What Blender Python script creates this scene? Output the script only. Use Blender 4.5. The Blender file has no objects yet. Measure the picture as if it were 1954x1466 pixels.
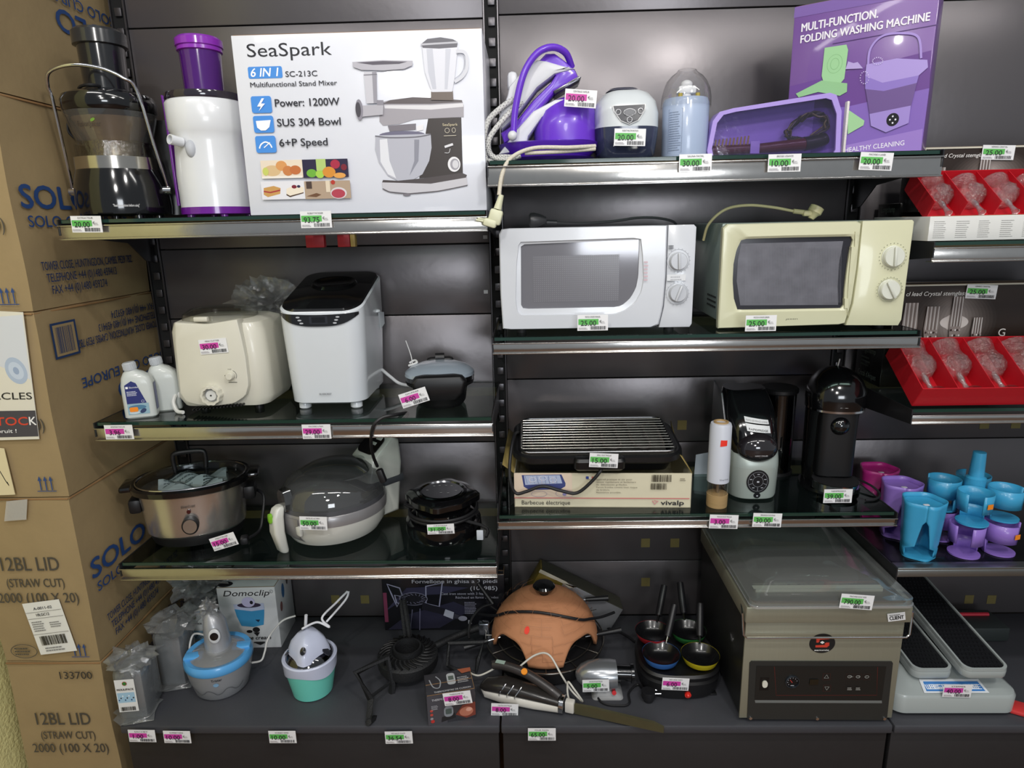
import bpy, bmesh, math, random
from mathutils import Vector, Matrix
random.seed(7)
PI = math.pi
SC = bpy.context.scene
COL = SC.collection
# ------------------------------------------------------------ camera
CAM = Vector((.0888, -1.9176, 1.5561)); PITCH, YAW, ROLL = .2392, -.0277, -.0214
cf = Vector((math.sin(YAW)*math.cos(PITCH), math.cos(YAW)*math.cos(PITCH), -math.sin(PITCH)))
_r = Vector((math.cos(YAW), -math.sin(YAW), 0)); _u = _r.cross(cf)
cr = _r*math.cos(ROLL) + _u*math.sin(ROLL); cu = -_r*math.sin(ROLL) + _u*math.cos(ROLL)
cam_d = bpy.data.cameras.new('camera'); cam = bpy.data.objects.new('camera', cam_d); COL.objects.link(cam)
cam_d.sensor_width = 36; cam_d.lens = 36*1250/1954; cam_d.clip_start = .02
mw = Matrix((cr, cu, -cf)).transposed().to_4x4(); mw.translation = CAM; cam.matrix_world = mw
SC.camera = cam
def at(px, py, y):
    "world point at depth y seen at a place of the photograph"
    d = cf + cr*((px-977)/1250) - cu*((py-733)/1250)
    return CAM + d*((y-CAM.y)/d.y)
def on(px, py, z):
    "world point at height z seen at a place of the photograph"
    d = cf + cr*((px-977)/1250) - cu*((py-733)/1250)
    return CAM + d*((z-CAM.z)/d.z)
# ------------------------------------------------------------ light
SC.view_settings.view_transform = 'Standard'; SC.view_settings.look = 'None'
SC.view_settings.gamma = 1; SC.view_settings.exposure = 0.0; SC.view_settings.use_curve_mapping = False
w = bpy.data.worlds.new('world'); SC.world = w; w.use_nodes = True
w.node_tree.nodes['Background'].inputs[0].default_value = (.86, .93, 1, 1)
w.node_tree.nodes['Background'].inputs[1].default_value = .30
def lamp(name, loc, aim, size, power, color=(1, .97, .93), sy=None, shape=None):
    d = bpy.data.lights.new(name, 'AREA'); d.energy = power; d.color = color; d.size = size
    d.shape = shape or ('RECTANGLE' if sy else 'DISK')
    if sy: d.size_y = sy
    o = bpy.data.objects.new(name, d); COL.objects.link(o); o.location = loc
    o.rotation_euler = (Vector(aim)-Vector(loc)).to_track_quat('-Z', 'Y').to_euler(); return o
for x in (-1.1, .25, 1.6):
    lamp('ceiling_tube_light', (x, -1.55, 2.95), (x, -1.4, 0), 1.1, 8.5, sy=.12)
lamp('ceiling_spot_light', (-.42, -2.6, 2.9), (-.3, -.2, 1.0), .14, 14)
lamp('ceiling_spot_light', (.95, -2.3, 2.9), (.5, -.2, 1.1), .26, 15)
lamp('ceiling_spot_light', (.2, -4.4, 2.9), (.3, 0, 1.1), .55, 24)
lamp('shop_window_light', (1.15, -5.6, 1.68), (.4, 0, 1.5), 1.3, 46, (.9, .95, 1), sy=.9)
# ------------------------------------------------------------ materials
def lin(h):
    h = h.lstrip('#'); v = [int(h[i:i+2], 16)/255 for i in (0, 2, 4)]
    return tuple(c/12.92 if c <= .04045 else ((c+.055)/1.055)**2.4 for c in v)
_M = {}
def M(hexc, rough=.5, metal=0, coat=0, var=.06, vs=40, bump=0, bs=300, spec=.5, trans=0, alpha=1, brushed=0):
    key = (hexc, rough, metal, coat, var, vs, bump, bs, spec, trans, alpha, brushed)
    if key in _M: return _M[key]
    m = bpy.data.materials.new('mat_'+hexc.strip('#')); m.use_nodes = True; nt = m.node_tree; N = nt.nodes; L = nt.links
    p = N['Principled BSDF']; c = lin(hexc)
    p.inputs['Roughness'].default_value = rough; p.inputs['Metallic'].default_value = metal
    p.inputs['Coat Weight'].default_value = coat; p.inputs['Coat Roughness'].default_value = .06
    p.inputs['Specular IOR Level'].default_value = spec
    p.inputs['Base Color'].default_value = (*c, 1)
    if trans: p.inputs['Transmission Weight'].default_value = trans
    if alpha < 1: p.inputs['Alpha'].default_value = alpha
    if var or bump or brushed:
        tc = N.new('ShaderNodeTexCoord'); mp = N.new('ShaderNodeMapping'); L.new(tc.outputs['Object'], mp.inputs[0])
        if brushed: mp.inputs['Scale'].default_value = (1, 1, 40) if brushed == 1 else (40, 1, 1)
    if var:
        n = N.new('ShaderNodeTexNoise'); n.inputs['Scale'].default_value = vs; n.inputs['Detail'].default_value = 4; L.new(mp.outputs[0], n.inputs[0])
        r = N.new('ShaderNodeMix'); r.data_type = 'RGBA'; L.new(n.outputs[0], r.inputs[0])
        r.inputs[6].default_value = (*[x*(1-var) for x in c], 1); r.inputs[7].default_value = (*[min(1, x*(1+var)) for x in c], 1)
        L.new(r.outputs[2], p.inputs['Base Color'])
    if bump:
        n2 = N.new('ShaderNodeTexNoise'); n2.inputs['Scale'].default_value = bs; n2.inputs['Detail'].default_value = 3; L.new(mp.outputs[0], n2.inputs[0])
        b = N.new('ShaderNodeBump'); b.inputs['Strength'].default_value = bump; b.inputs['Distance'].default_value = .004
        L.new(n2.outputs[0], b.inputs['Height']); L.new(b.outputs[0], p.inputs['Normal'])
    _M[key] = m; return m
def thin(hexc, gloss=.12, tint=.9, rough=.04, bump=0, bs=40, name='clear', haze=0):
    "thin clear plastic or glass sheet: transparent body with a fresnel gloss"
    key = ('thin', hexc, gloss, tint, rough, bump, bs, haze)
    if key in _M: return _M[key]
    m = bpy.data.materials.new('mat_'+name); m.use_nodes = True; nt = m.node_tree; N = nt.nodes; L = nt.links
    N.remove(N['Principled BSDF']); out = N['Material Output']
    c = lin(hexc); t = N.new('ShaderNodeBsdfTransparent'); t.inputs[0].default_value = (*[x*tint for x in c], 1)
    if haze:
        df = N.new('ShaderNodeBsdfDiffuse'); df.inputs[0].default_value = (.85, .87, .88, 1); m2 = N.new('ShaderNodeMixShader'); m2.inputs[0].default_value = haze
        L.new(t.outputs[0], m2.inputs[1]); L.new(df.outputs[0], m2.inputs[2]); t = m2
    g = N.new('ShaderNodeBsdfGlossy'); g.inputs['Roughness'].default_value = rough
    f = N.new('ShaderNodeLayerWeight'); f.inputs[0].default_value = .5
    pw = N.new('ShaderNodeMath'); pw.operation = 'POWER'; pw.inputs[1].default_value = 4; L.new(f.outputs['Facing'], pw.inputs[0])
    ad = N.new('ShaderNodeMath'); ad.operation = 'MULTIPLY_ADD'; ad.use_clamp = True; ad.inputs[1].default_value = .85; ad.inputs[2].default_value = .035+gloss; L.new(pw.outputs[0], ad.inputs[0])
    mx = N.new('ShaderNodeMixShader'); L.new(ad.outputs[0], mx.inputs[0]); L.new(t.outputs[0], mx.inputs[1]); L.new(g.outputs[0], mx.inputs[2])
    L.new(mx.outputs[0], out.inputs[0])
    if bump:
        tc = N.new('ShaderNodeTexCoord'); n2 = N.new('ShaderNodeTexNoise'); n2.inputs['Scale'].default_value = bs; n2.inputs['Detail'].default_value = 5; L.new(tc.outputs['Object'], n2.inputs[0])
        b = N.new('ShaderNodeBump'); b.inputs['Strength'].default_value = bump; b.inputs['Distance'].default_value = .01
        L.new(n2.outputs[0], b.inputs['Height']); L.new(b.outputs[0], g.inputs['Normal']); L.new(b.outputs[0], f.inputs['Normal'])
    _M[key] = m; return m
# ------------------------------------------------------------ geometry
def T(x=0, y=0, z=0, rx=0, ry=0, rz=0):
    return Matrix.Translation((x, y, z)) @ Matrix.Rotation(rz, 4, 'Z') @ Matrix.Rotation(ry, 4, 'Y') @ Matrix.Rotation(rx, 4, 'X')
def catmull(pts, n=8, closed=False):
    P = [Vector(p) for p in pts]; out = []; k = len(P)
    for i in range(k if closed else k-1):
        if closed: a, b, c, d = P[i-1], P[i], P[(i+1) % k], P[(i+2) % k]
        else: a, b, c, d = P[max(i-1, 0)], P[i], P[i+1], P[min(i+2, k-1)]
        for j in range(n):
            t = j/n; out.append(.5*((2*b)+(c-a)*t+(2*a-5*b+4*c-d)*t*t+(3*b-a-3*c+d)*t**3))
    if not closed: out.append(P[-1])
    return out
def rrect(w, h, r, n=5, cx=0, cy=0):
    r = min(r, w/2-1e-5, h/2-1e-5); out = []
    for k, (sx, sy) in enumerate(((1, 1), (-1, 1), (-1, -1), (1, -1))):
        for j in range(n+1):
            a = k*PI/2 + j*PI/2/n; out.append((cx+sx*(w/2-r)+r*math.cos(a), cy+sy*(h/2-r)+r*math.sin(a)))
    return out
def sup(rx, ry, e=2., n=40, cx=0, cy=0, ph=0):
    out = []
    for i in range(n):
        a = 2*PI*i/n+ph; c, s = math.cos(a), math.sin(a)
        out.append((cx+rx*abs(c)**(2/e)*(1 if c >= 0 else -1), cy+ry*abs(s)**(2/e)*(1 if s >= 0 else -1)))
    return out
class G:
    "collects shapes and links them as one mesh object"
    def __init__(s, mat=None, X=None): s.v = []; s.f = []; s.mi = []; s.ms = []; s.mat = mat; s.X = X
    def _add(s, vs, fs, mat=None, X=None):
        mat = mat or s.mat
        if mat not in s.ms: s.ms.append(mat)
        k = s.ms.index(mat); b = len(s.v)
        for v in vs:
            v = Vector(v)
            if X: v = X @ v
            if s.X: v = s.X @ v
            s.v.append(v)
        for f in fs: s.f.append([b+i for i in f]); s.mi.append(k)
        return s
    def box(s, c, d, bev=0, mat=None, X=None, seg=2):
        bm = bmesh.new(); bmesh.ops.create_cube(bm, size=1); bmesh.ops.scale(bm, vec=d, verts=bm.verts)
        if bev: bmesh.ops.bevel(bm, geom=bm.edges[:], offset=min(bev, min(d)*.49), segments=seg, affect='EDGES', profile=.5)
        bmesh.ops.translate(bm, vec=c, verts=bm.verts); return s.bm(bm, mat, X)
    def bm(s, bm, mat=None, X=None):
        bmesh.ops.recalc_face_normals(bm, faces=bm.faces[:])
        bm.verts.index_update(); s._add([v.co.copy() for v in bm.verts], [[v.index for v in f.verts] for f in bm.faces], mat, X); bm.free(); return s
    def loft(s, rings, cap=(1, 1), closed=True, mat=None, X=None, loop=False):
        n = len(rings[0]); vs = [p for r in rings for p in r]; fs = []; R = len(rings)
        for i in range(R if loop else R-1):
            i2 = (i+1) % R
            for j in range(n if closed else n-1):
                k = (j+1) % n; fs.append((i*n+j, i*n+k, i2*n+k, i2*n+j))
        if not loop and cap[0]: fs.append(tuple(range(n))[::-1])
        if not loop and cap[1]: fs.append(tuple((R-1)*n+j for j in range(n)))
        return s._add(vs, fs, mat, X)
    def lathe(s, prof, n=40, sx=1, sy=1, cap=(1, 1), mat=None, X=None, a0=0, a1=None):
        m = n if a1 is None else n+1; a1 = 2*PI+a0 if a1 is None else a1
        rings = [[(r*math.cos(a0+(a1-a0)*j/n)*sx, r*math.sin(a0+(a1-a0)*j/n)*sy, z) for j in range(m)] for r, z in prof]
        return s.loft(rings, cap if m == n else (0, 0), m == n, mat, X)
    def cyl(s, p, q, r, r2=None, n=20, mat=None, X=None, cap=(1, 1)):
        p, q = Vector(p), Vector(q); r2 = r if r2 is None else r2; d = (q-p).normalized()
        u = d.orthogonal().normalized(); w_ = d.cross(u)
        return s.loft([[c+(u*math.cos(2*PI*j/n)+w_*math.sin(2*PI*j/n))*R for j in range(n)] for c, R in ((p, r), (q, r2))], cap, True, mat, X)
    def tube(s, pts, r, n=8, closed=False, sm=8, mat=None, X=None, flat=1, straight=False):
        P = [Vector(p) for p in pts] if straight else catmull(pts, sm, closed)
        rings = []; k = len(P); u = None
        for i in range(k):
            a = P[i-1] if (i > 0 or closed) else P[i]; b = P[(i+1) % k] if (i < k-1 or closed) else P[i]
            d = (b-a).normalized()
            if u is None: u = d.orthogonal().normalized() if flat == 1 else (Vector((0, 0, 1)) - d*d.z).normalized()
            u = (u-d*u.dot(d)).normalized(); w_ = d.cross(u); rr = r(i/(k-1)) if callable(r) else r
            rings.append([P[i]+(u*math.cos(2*PI*j/n)*rr+w_*math.sin(2*PI*j/n)*rr*flat) for j in range(n)])
        return s.loft(rings, (1, 1), True, mat, X, loop=closed)
    def prism(s, out, z0, z1, bev=0, mat=None, X=None, seg=2):
        "2D outline extruded along z"
        bm = bmesh.new(); vb = [bm.verts.new((x, y, z0)) for x, y in out]; f = bm.faces.new(vb)
        r = bmesh.ops.extrude_face_region(bm, geom=[f]); nv = [e for e in r['geom'] if isinstance(e, bmesh.types.BMVert)]
        bmesh.ops.translate(bm, vec=(0, 0, z1-z0), verts=nv)
        if bev:
            es = [e for e in bm.edges if abs(e.verts[0].co.z-e.verts[1].co.z) < 1e-7]
            bmesh.ops.bevel(bm, geom=es, offset=bev, segments=seg, affect='EDGES', profile=.5)
        return s.bm(bm, mat, X)
    def vprism(s, out, y0, y1, bev=0, mat=None, X=None, seg=2):
        "outline in x,z extruded along y"
        XX = Matrix(((1, 0, 0, 0), (0, 0, 1, 0), (0, 1, 0, 0), (0, 0, 0, 1)))
        return s.prism(out, y0, y1, bev, mat, (X @ XX) if X else XX, seg)
    def xprism(s, out, x0, x1, bev=0, mat=None, X=None, seg=2):
        "outline in y,z extruded along x"
        XX = Matrix(((0, 0, 1, 0), (1, 0, 0, 0), (0, 1, 0, 0), (0, 0, 0, 1)))
        return s.prism(out, x0, x1, bev, mat, (X @ XX) if X else XX, seg)
    def rings(s, secs, e=2., n=40, cap=(1, 1), mat=None, X=None):
        "secs: (z, rx, ry, cx, cy[, e])"
        return s.loft([[(x, y, c[0]) for x, y in sup(c[1], c[2], c[5] if len(c) > 5 else e, n, c[3] if len(c) > 3 else 0, c[4] if len(c) > 4 else 0)] for c in secs], cap, True, mat, X)
    def ball(s, c, r, mat=None, X=None, n=20, sz=1):
        k = n//2; return s.lathe([(max(1e-5, r*math.sin(PI*i/k)), -r*sz*math.cos(PI*i/k)) for i in range(k+1)], n, mat=mat, X=(X or Matrix()) @ T(*c))
    def build(s, name, parent=None, angle=38, sub=0, solid=0, flatsh=False):
        me = bpy.data.meshes.new(name); me.from_pydata([tuple(v) for v in s.v], [], s.f)
        for m in s.ms: me.materials.append(m)
        me.polygons.foreach_set('material_index', s.mi)
        me.validate(); me.update()
        if not flatsh: me.shade_smooth(); me.set_sharp_from_angle(angle=math.radians(angle))
        o = bpy.data.objects.new(name, me); COL.objects.link(o)
        if parent: o.parent = parent
        if sub: md = o.modifiers.new('sub', 'SUBSURF'); md.levels = md.render_levels = sub
        if solid: md = o.modifiers.new('solid', 'SOLIDIFY'); md.thickness = solid; md.offset = 0
        return o
def tag(o, label=None, cat=None, group=None, kind=None):
    if label: o['label'] = label
    if cat: o['category'] = cat
    if group: o['group'] = group
    if kind: o['kind'] = kind
    return o
def thing(name, label, cat, loc=(0, 0, 0), rz=0, group=None, rx=0, ry=0):
    o = bpy.data.objects.new(name, None); COL.objects.link(o); o.empty_display_size = .02
    o.location = loc; o.rotation_euler = (rx, ry, rz); return tag(o, label, cat, group)
def fixn(g): return g
# ------------------------------------------------------------ flat printing
_TX = {}
def text_geo(s, bold, shear):
    k = (s, bold, shear)
    if k in _TX: return _TX[k]
    cu_ = bpy.data.curves.new('t', 'FONT'); cu_.body = s; cu_.size = 1; cu_.offset = bold; cu_.shear = shear; cu_.resolution_u = 3
    o = bpy.data.objects.new('t', cu_); COL.objects.link(o); dg = bpy.context.evaluated_depsgraph_get()
    me = bpy.data.meshes.new_from_object(o.evaluated_get(dg)); vs = [(v.co.x, v.co.y) for v in me.vertices]; fs = [tuple(p.vertices) for p in me.polygons]
    bpy.data.objects.remove(o); bpy.data.curves.remove(cu_); bpy.data.meshes.remove(me)
    if not vs: vs = [(0, 0)]
    x0 = min(v[0] for v in vs); x1 = max(v[0] for v in vs)
    _TX[k] = (vs, fs, x0, x1); return _TX[k]
def ink(h, rough=.55): return M(h, rough=rough, var=0)
class Ink:
    "draws prints on a surface; F maps (u, v, n) to local space"
    def __init__(s, F, rough=.55, step=.00012, base=.0005):
        s.F = F if callable(F) else (lambda u, v, n: F @ Vector((u, v, n))); s.g = G(); s.n = base; s.st = step; s.r = rough
    def _p(s, vs, fs, c):
        s.n += s.st; s.g._add([s.F(a, b, s.n) for a, b in vs], fs, c if not isinstance(c, str) else ink(c, s.r)); return s
    def poly(s, pts, c): return s._p(pts, [tuple(range(len(pts)))], c)
    def rect(s, u0, v0, u1, v1, c): return s.poly([(u0, v0), (u1, v0), (u1, v1), (u0, v1)], c)
    def rr(s, u0, v0, u1, v1, r, c): return s.poly(rrect(u1-u0, v1-v0, r, 4, (u0+u1)/2, (v0+v1)/2), c)
    def ell(s, cu_, cv, ru, rv, c, rot=0, n=24, a0=0, a1=2*PI):
        return s.poly([(cu_+ru*math.cos(a)*math.cos(rot)-rv*math.sin(a)*math.sin(rot), cv+ru*math.cos(a)*math.sin(rot)+rv*math.sin(a)*math.cos(rot)) for a in [a0+(a1-a0)*i/n for i in range(n+(a1-a0 < 6.28))]], c)
    def line(s, pts, w, c, closed=False, sm=0):
        P = [Vector((a, b, 0)) for a, b in pts]
        if sm: P = catmull(P, sm, closed)
        k = len(P); vs = []
        for i in range(k):
            a = P[i-1] if (i or closed) else P[i]; b = P[(i+1) % k] if (i < k-1 or closed) else P[i]
            d = (b-a).normalized(); nn = Vector((-d.y, d.x, 0))*w/2; vs += [(P[i]-nn)[:2], (P[i]+nn)[:2]]
        fs = [(2*i, 2*((i+1) % k), 2*((i+1) % k)+1, 2*i+1) for i in range(k if closed else k-1)]
        return s._p(vs, fs, c)
    def ring(s, cu_, cv, ru, rv, w, c): return s.line([(cu_+ru*math.cos(2*PI*i/32), cv+rv*math.sin(2*PI*i/32)) for i in range(32)], w, c, True)
    def text(s, t, u, v, h, c, w=None, al='l', bold=0, shear=0, rot=0, flip=False):
        vs, fs, x0, x1 = text_geo(t, 0, shear); k = h/.7; kx = k if w is None else w/(x1-x0)
        off = {'l': 0, 'c': .5, 'r': 1}[al]*(x1-x0); cc, ss = math.cos(rot), math.sin(rot); out = []
        for x, y in vs:
            a = (x-x0-off)*kx; b = y*k
            if flip: a, b = -a, -b
            out.append((u+a*cc-b*ss, v+a*ss+b*cc))
        if bold:
            for dx, dy in ((1, 0), (-1, 0), (0, .7), (0, -.7)): s._p([(a+dx*bold*k*.8, b+dy*bold*k*.8) for a, b in out], fs, c)
            return s
        return s._p(out, fs, c)
    def bars(s, u0, v0, u1, v1, c='#202020', n=26, seed=1):
        rd = random.Random(seed); vs = []; fs = []; x = u0; unit = (u1-u0)/(n*3.)
        while x < u1:
            w_ = unit*rd.choice((1, 1, 2, 3)); 
            if x+w_ > u1: break
            b = len(vs); vs += [(x, v0), (x+w_, v0), (x+w_, v1), (x, v1)]; fs.append((b, b+1, b+2, b+3)); x += w_+unit*rd.choice((1, 1, 2))
        return s._p(vs, fs, c)
    def lines(s, u0, v0, u1, v1, n, c, fill=.45, seed=2, words=True):
        "rows of tiny print"
        rd = random.Random(seed); vs = []; fs = []; dv = (v1-v0)/n
        for i in range(n):
            y = v1-(i+.8)*dv; x = u0; end = u1-(u1-u0)*rd.random()*.25
            while x < end:
                w_ = (u1-u0)*(.05+.1*rd.random()); x2 = min(end, x+w_); b = len(vs); vs += [(x, y), (x2, y), (x2, y+dv*fill), (x, y+dv*fill)]; fs.append((b, b+1, b+2, b+3)); x = x2+(u1-u0)*.02
        return s._p(vs, fs, c)
    def patch(s, q, c, nx=8, ny=4):
        "four-cornered patch, subdivided so that it follows a curved surface; q = BL, BR, TR, TL"
        q = [Vector((a, b, 0)) for a, b in q]; vs = []; fs = []
        for j in range(ny+1):
            a = q[0].lerp(q[3], j/ny); b = q[1].lerp(q[2], j/ny)
            vs += [a.lerp(b, i/nx)[:2] for i in range(nx+1)]
        fs = [(j*(nx+1)+i, j*(nx+1)+i+1, (j+1)*(nx+1)+i+1, (j+1)*(nx+1)+i) for j in range(ny) for i in range(nx)]
        return s._p(vs, fs, c)
    def build(s, name, parent=None): return s.g.build(name, parent, flatsh=True)
def front(x=0, y=0, z=0): "u right, v up, facing -y"; return Matrix(((1, 0, 0, x), (0, 0, -1, y), (0, 1, 0, z), (0, 0, 0, 1)))
def right(x=0, y=0, z=0): "u towards +y, v up, facing +x"; return Matrix(((0, 0, 1, x), (1, 0, 0, y), (0, 1, 0, z), (0, 0, 0, 1)))
def top(x=0, y=0, z=0): "u right, v back, facing up"; return T(x, y, z)
def cylf(cx, cy, R, z=0):
    "wraps u around the front of an upright cylinder (R may be a function of v)"
    def F(u, v, n):
        r = R(v) if callable(R) else R; a = -PI/2 + u/r; return Vector((cx+(r+n)*math.cos(a), cy+(r+n)*math.sin(a), z+v))
    return F
# common materials
BLK = M('#0c0c0e', .12, coat=.6); MBLK = M('#131315', .42); SOFTB = M('#1d1d20', .5, bump=.15, bs=500); CHROME = M('#d8d8da', .12, 1)
STEEL = M('#a9a6a0', .28, 1, brushed=1, bump=.05, bs=60); WHITE = M('#dfe1e4', .25, coat=.3, var=.02); CORD = M('#17171a', .5); RED = M('#c01820', .35)
CLEAR = thin('#ffffff', .05, .93); GREEN = '#5cb455'; PINK = '#c93fa0'
# ============================================================ the room and the shelving
ZS = dict(A=1.588, B=1.097, C=.71, T=1.695, U=1.297, V=.84); DECK = .3
g = G(M('#745030', .5, var=.15, vs=8, bump=.1, bs=30)); g.box((.5, -2.5, -.01), (7, 5.4, .02)); tag(g.build('floor'), kind='structure')
g = G(M('#4a4a48', .8)); g.box((.5, .17, 1.5), (7, .1, 3.02)); tag(g.build('wall_back'), kind='structure')
g = G(M('#e9e2a0', .85, bump=.9, bs=120, var=.1, vs=20)); g.box((-1.42, -.55, 1.5), (.1, 1.5, 3.02)); tag(g.build('wall_left'), kind='structure')
PANEL = M('#6a6668', .31, .6, bump=.06, bs=35, var=.05, vs=5); DARKM = M('#2b2a2c', .4, .3, bump=.05); SLOT = M('#050506', .8)
def bay(x0, label, seams, kick, ends=(0,), holes=(), stick=()):
    t = thing('shelving_bay', label, 'shelving', (x0+.5, 0, 0), group=None)
    zs = [.3]+seams+[2.75]
    for a, b in zip(zs, zs[1:]):
        g = G(PANEL); g.box((0, .012, (a+b)/2), (.958, .018, b-a-.0035), .0015)
        o = g.build('back_panel', t)
        hs = [h for h in holes if a < h[1] < b]
        if hs:
            for hx, hz in hs: g = G(M('#6d6236', .7)); g.box((hx-x0-.5, .0035, hz), (.028, .003, .03)); g.build('panel_slot', o)
    for sx, sz in stick:
        g = G(M('#c9c9cc', .5)); g.box((sx-x0-.5, .002, sz), (.012, .002, .010)); g.build('panel_sticker', t)
    for e in ends:
        g = G(SLOT); sx = (-.5, .5)[e]; g.box((sx, .02, 1.5), (.036, .03, 2.5))
        for k in (-1, 1): g.box((sx+k*.0185, .001, 1.5), (.003, .01, 2.5), mat=M('#5b595c', .3, .8))
        for i in range(48): g.box((sx+.002, .006, .33+i*.05), (.018, .02, .021), .001, mat=M('#59575a', .35, .8))
        g.build('upright', t)
    g = G(M('#404146', .5, .1, bump=.08, bs=90, var=.08, vs=12)); g.box((0, -.243, .288), (.996, .49, .024), .004); g.build('base_deck', t)
    g = G(M('#2c2b2c', .45, .2, var=.08)); g.box((0, -.462, .135), (.99, .02, .268), .003); g.build('kick_panel', t)
    return t
bay(-1, 'left dark grey metal shelving bay beside the cardboard boxes', [.497, .905, 1.302, 1.505, 1.7, 2.09], 0, (0, 1), [(-.563, .364), (-.465, .363)], [(-.032, 1.522), (-.035, 1.366)])
bay(0, 'middle dark grey metal shelving bay behind the microwaves', [.497, .897, 1.102, 1.505, 1.7, 2.097], 0, (1,), [(.451, .559), (.544, .558), (.551, .951), (.455, .42), (.33, .951)])
bay(1, 'right dark grey metal shelving bay behind the crystal glass boxes', [.497, .897, 1.28, 1.7, 2.1], 0, (), [(1.495, .35), (1.566, .349), (1.457, .942), (1.55, .942)])
GLASS = thin('#c4d6d0', .0, .9, .03, name='shelf_glass'); GEDGE = M('#1a352d', .08, coat=.5)
RAIL = M('#cbc8c4', .18, 1, bump=.05, bs=25)
def shelf(name, x0, x1, z, d, label, rail=.03, railz=-.006, lh=.05, smoked=False):
    cx = (x0+x1)/2; t = thing('glass_shelf' if not smoked else 'metal_shelf', label, 'shelf', (cx, 0, z)); w_ = x1-x0
    if smoked:
        g = G(M('#17171a', .22, .3, coat=.3)); g.box((0, -d/2-.004, -.008), (w_-.012, d-.016, .014), .002); g.build('shelf_tray', t)
        g = G(M('#8f9493', .3, .9)); g.box((0, -d+.012, -.002), (w_-.01, .03, .006), .001); g.box((0, -d-.001, -.014), (w_-.004, .005, rail), .002); g.build('front_rail', t)
    else:
        g = G(GLASS); g.box((0, -d/2-.005, -.004), (w_-.014, d-.024, .0078)); g.build('glass_panel', t)
        g = G(GEDGE); g.box((0, -d+.0045, -.005), (w_-.014, .003, .0075)); g.build('glass_edge', t)
        g = G(RAIL); zz = railz-.0085-rail/2; g.box((0, -d-.001, zz), (w_-.004, .003, rail), .001)
        g.box((0, -d-.004, zz+rail/2), (w_-.004, .009, .003), .001); g.box((0, -d-.004, zz-rail/2), (w_-.004, .009, .003), .001); g.box((0, -d+.010, zz-rail/2-.001), (w_-.004, .022, .002))
        g.build('front_rail', t)
        g = G(M('#b9a27c', .3, .6)); g.box((0, -.035, -.022), (w_-.02, .003, .026)); g.build('rear_rail', t)
    for sx in (-1, 1):
        g = G(M('#39393c', .3, .6)); g.xprism([(.0, -.07), (.0, .0), (-d-.004, .0), (-d-.004, -.036), (-.12, -.06), (-.05, -.11), (0, -.12)], sx*(w_/2-.003)-.0015, sx*(w_/2-.003)+.0015)
        g.build('bracket', t)
    return t
shelf('A', -1, 0, ZS['A'], .378, 'highest glass shelf of the left bay, under the juicers')
shelf('B', -1, 0, ZS['B'], .378, 'glass shelf of the left bay under the white bread maker')
shelf('C', -1, 0, ZS['C'], .378, 'glass shelf of the left bay under the slow cooker')
shelf('T', 0, 1, ZS['T'], .389, 'highest glass shelf of the middle bay, under the steam generator', .04)
shelf('U', 0, 1, ZS['U'], .389, 'glass shelf of the middle bay under the two microwaves', .024)
shelf('V', 0, 1, ZS['V'], .389, 'glass shelf of the middle bay under the barbecue and coffee machine', .018)
shelf('R1', 1.005, 2.0, 1.498, .38, 'glass shelf of the right bay under the upper red glass box', .03)
shelf('R2', 1.005, 2.0, 1.103, .378, 'glass shelf of the right bay under the lower red glass box', .02)
shelf('R3', 1.005, 2.0, .693, .40, 'dark shelf of the right bay under the plastic cup holders', .02, smoked=True)
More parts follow.
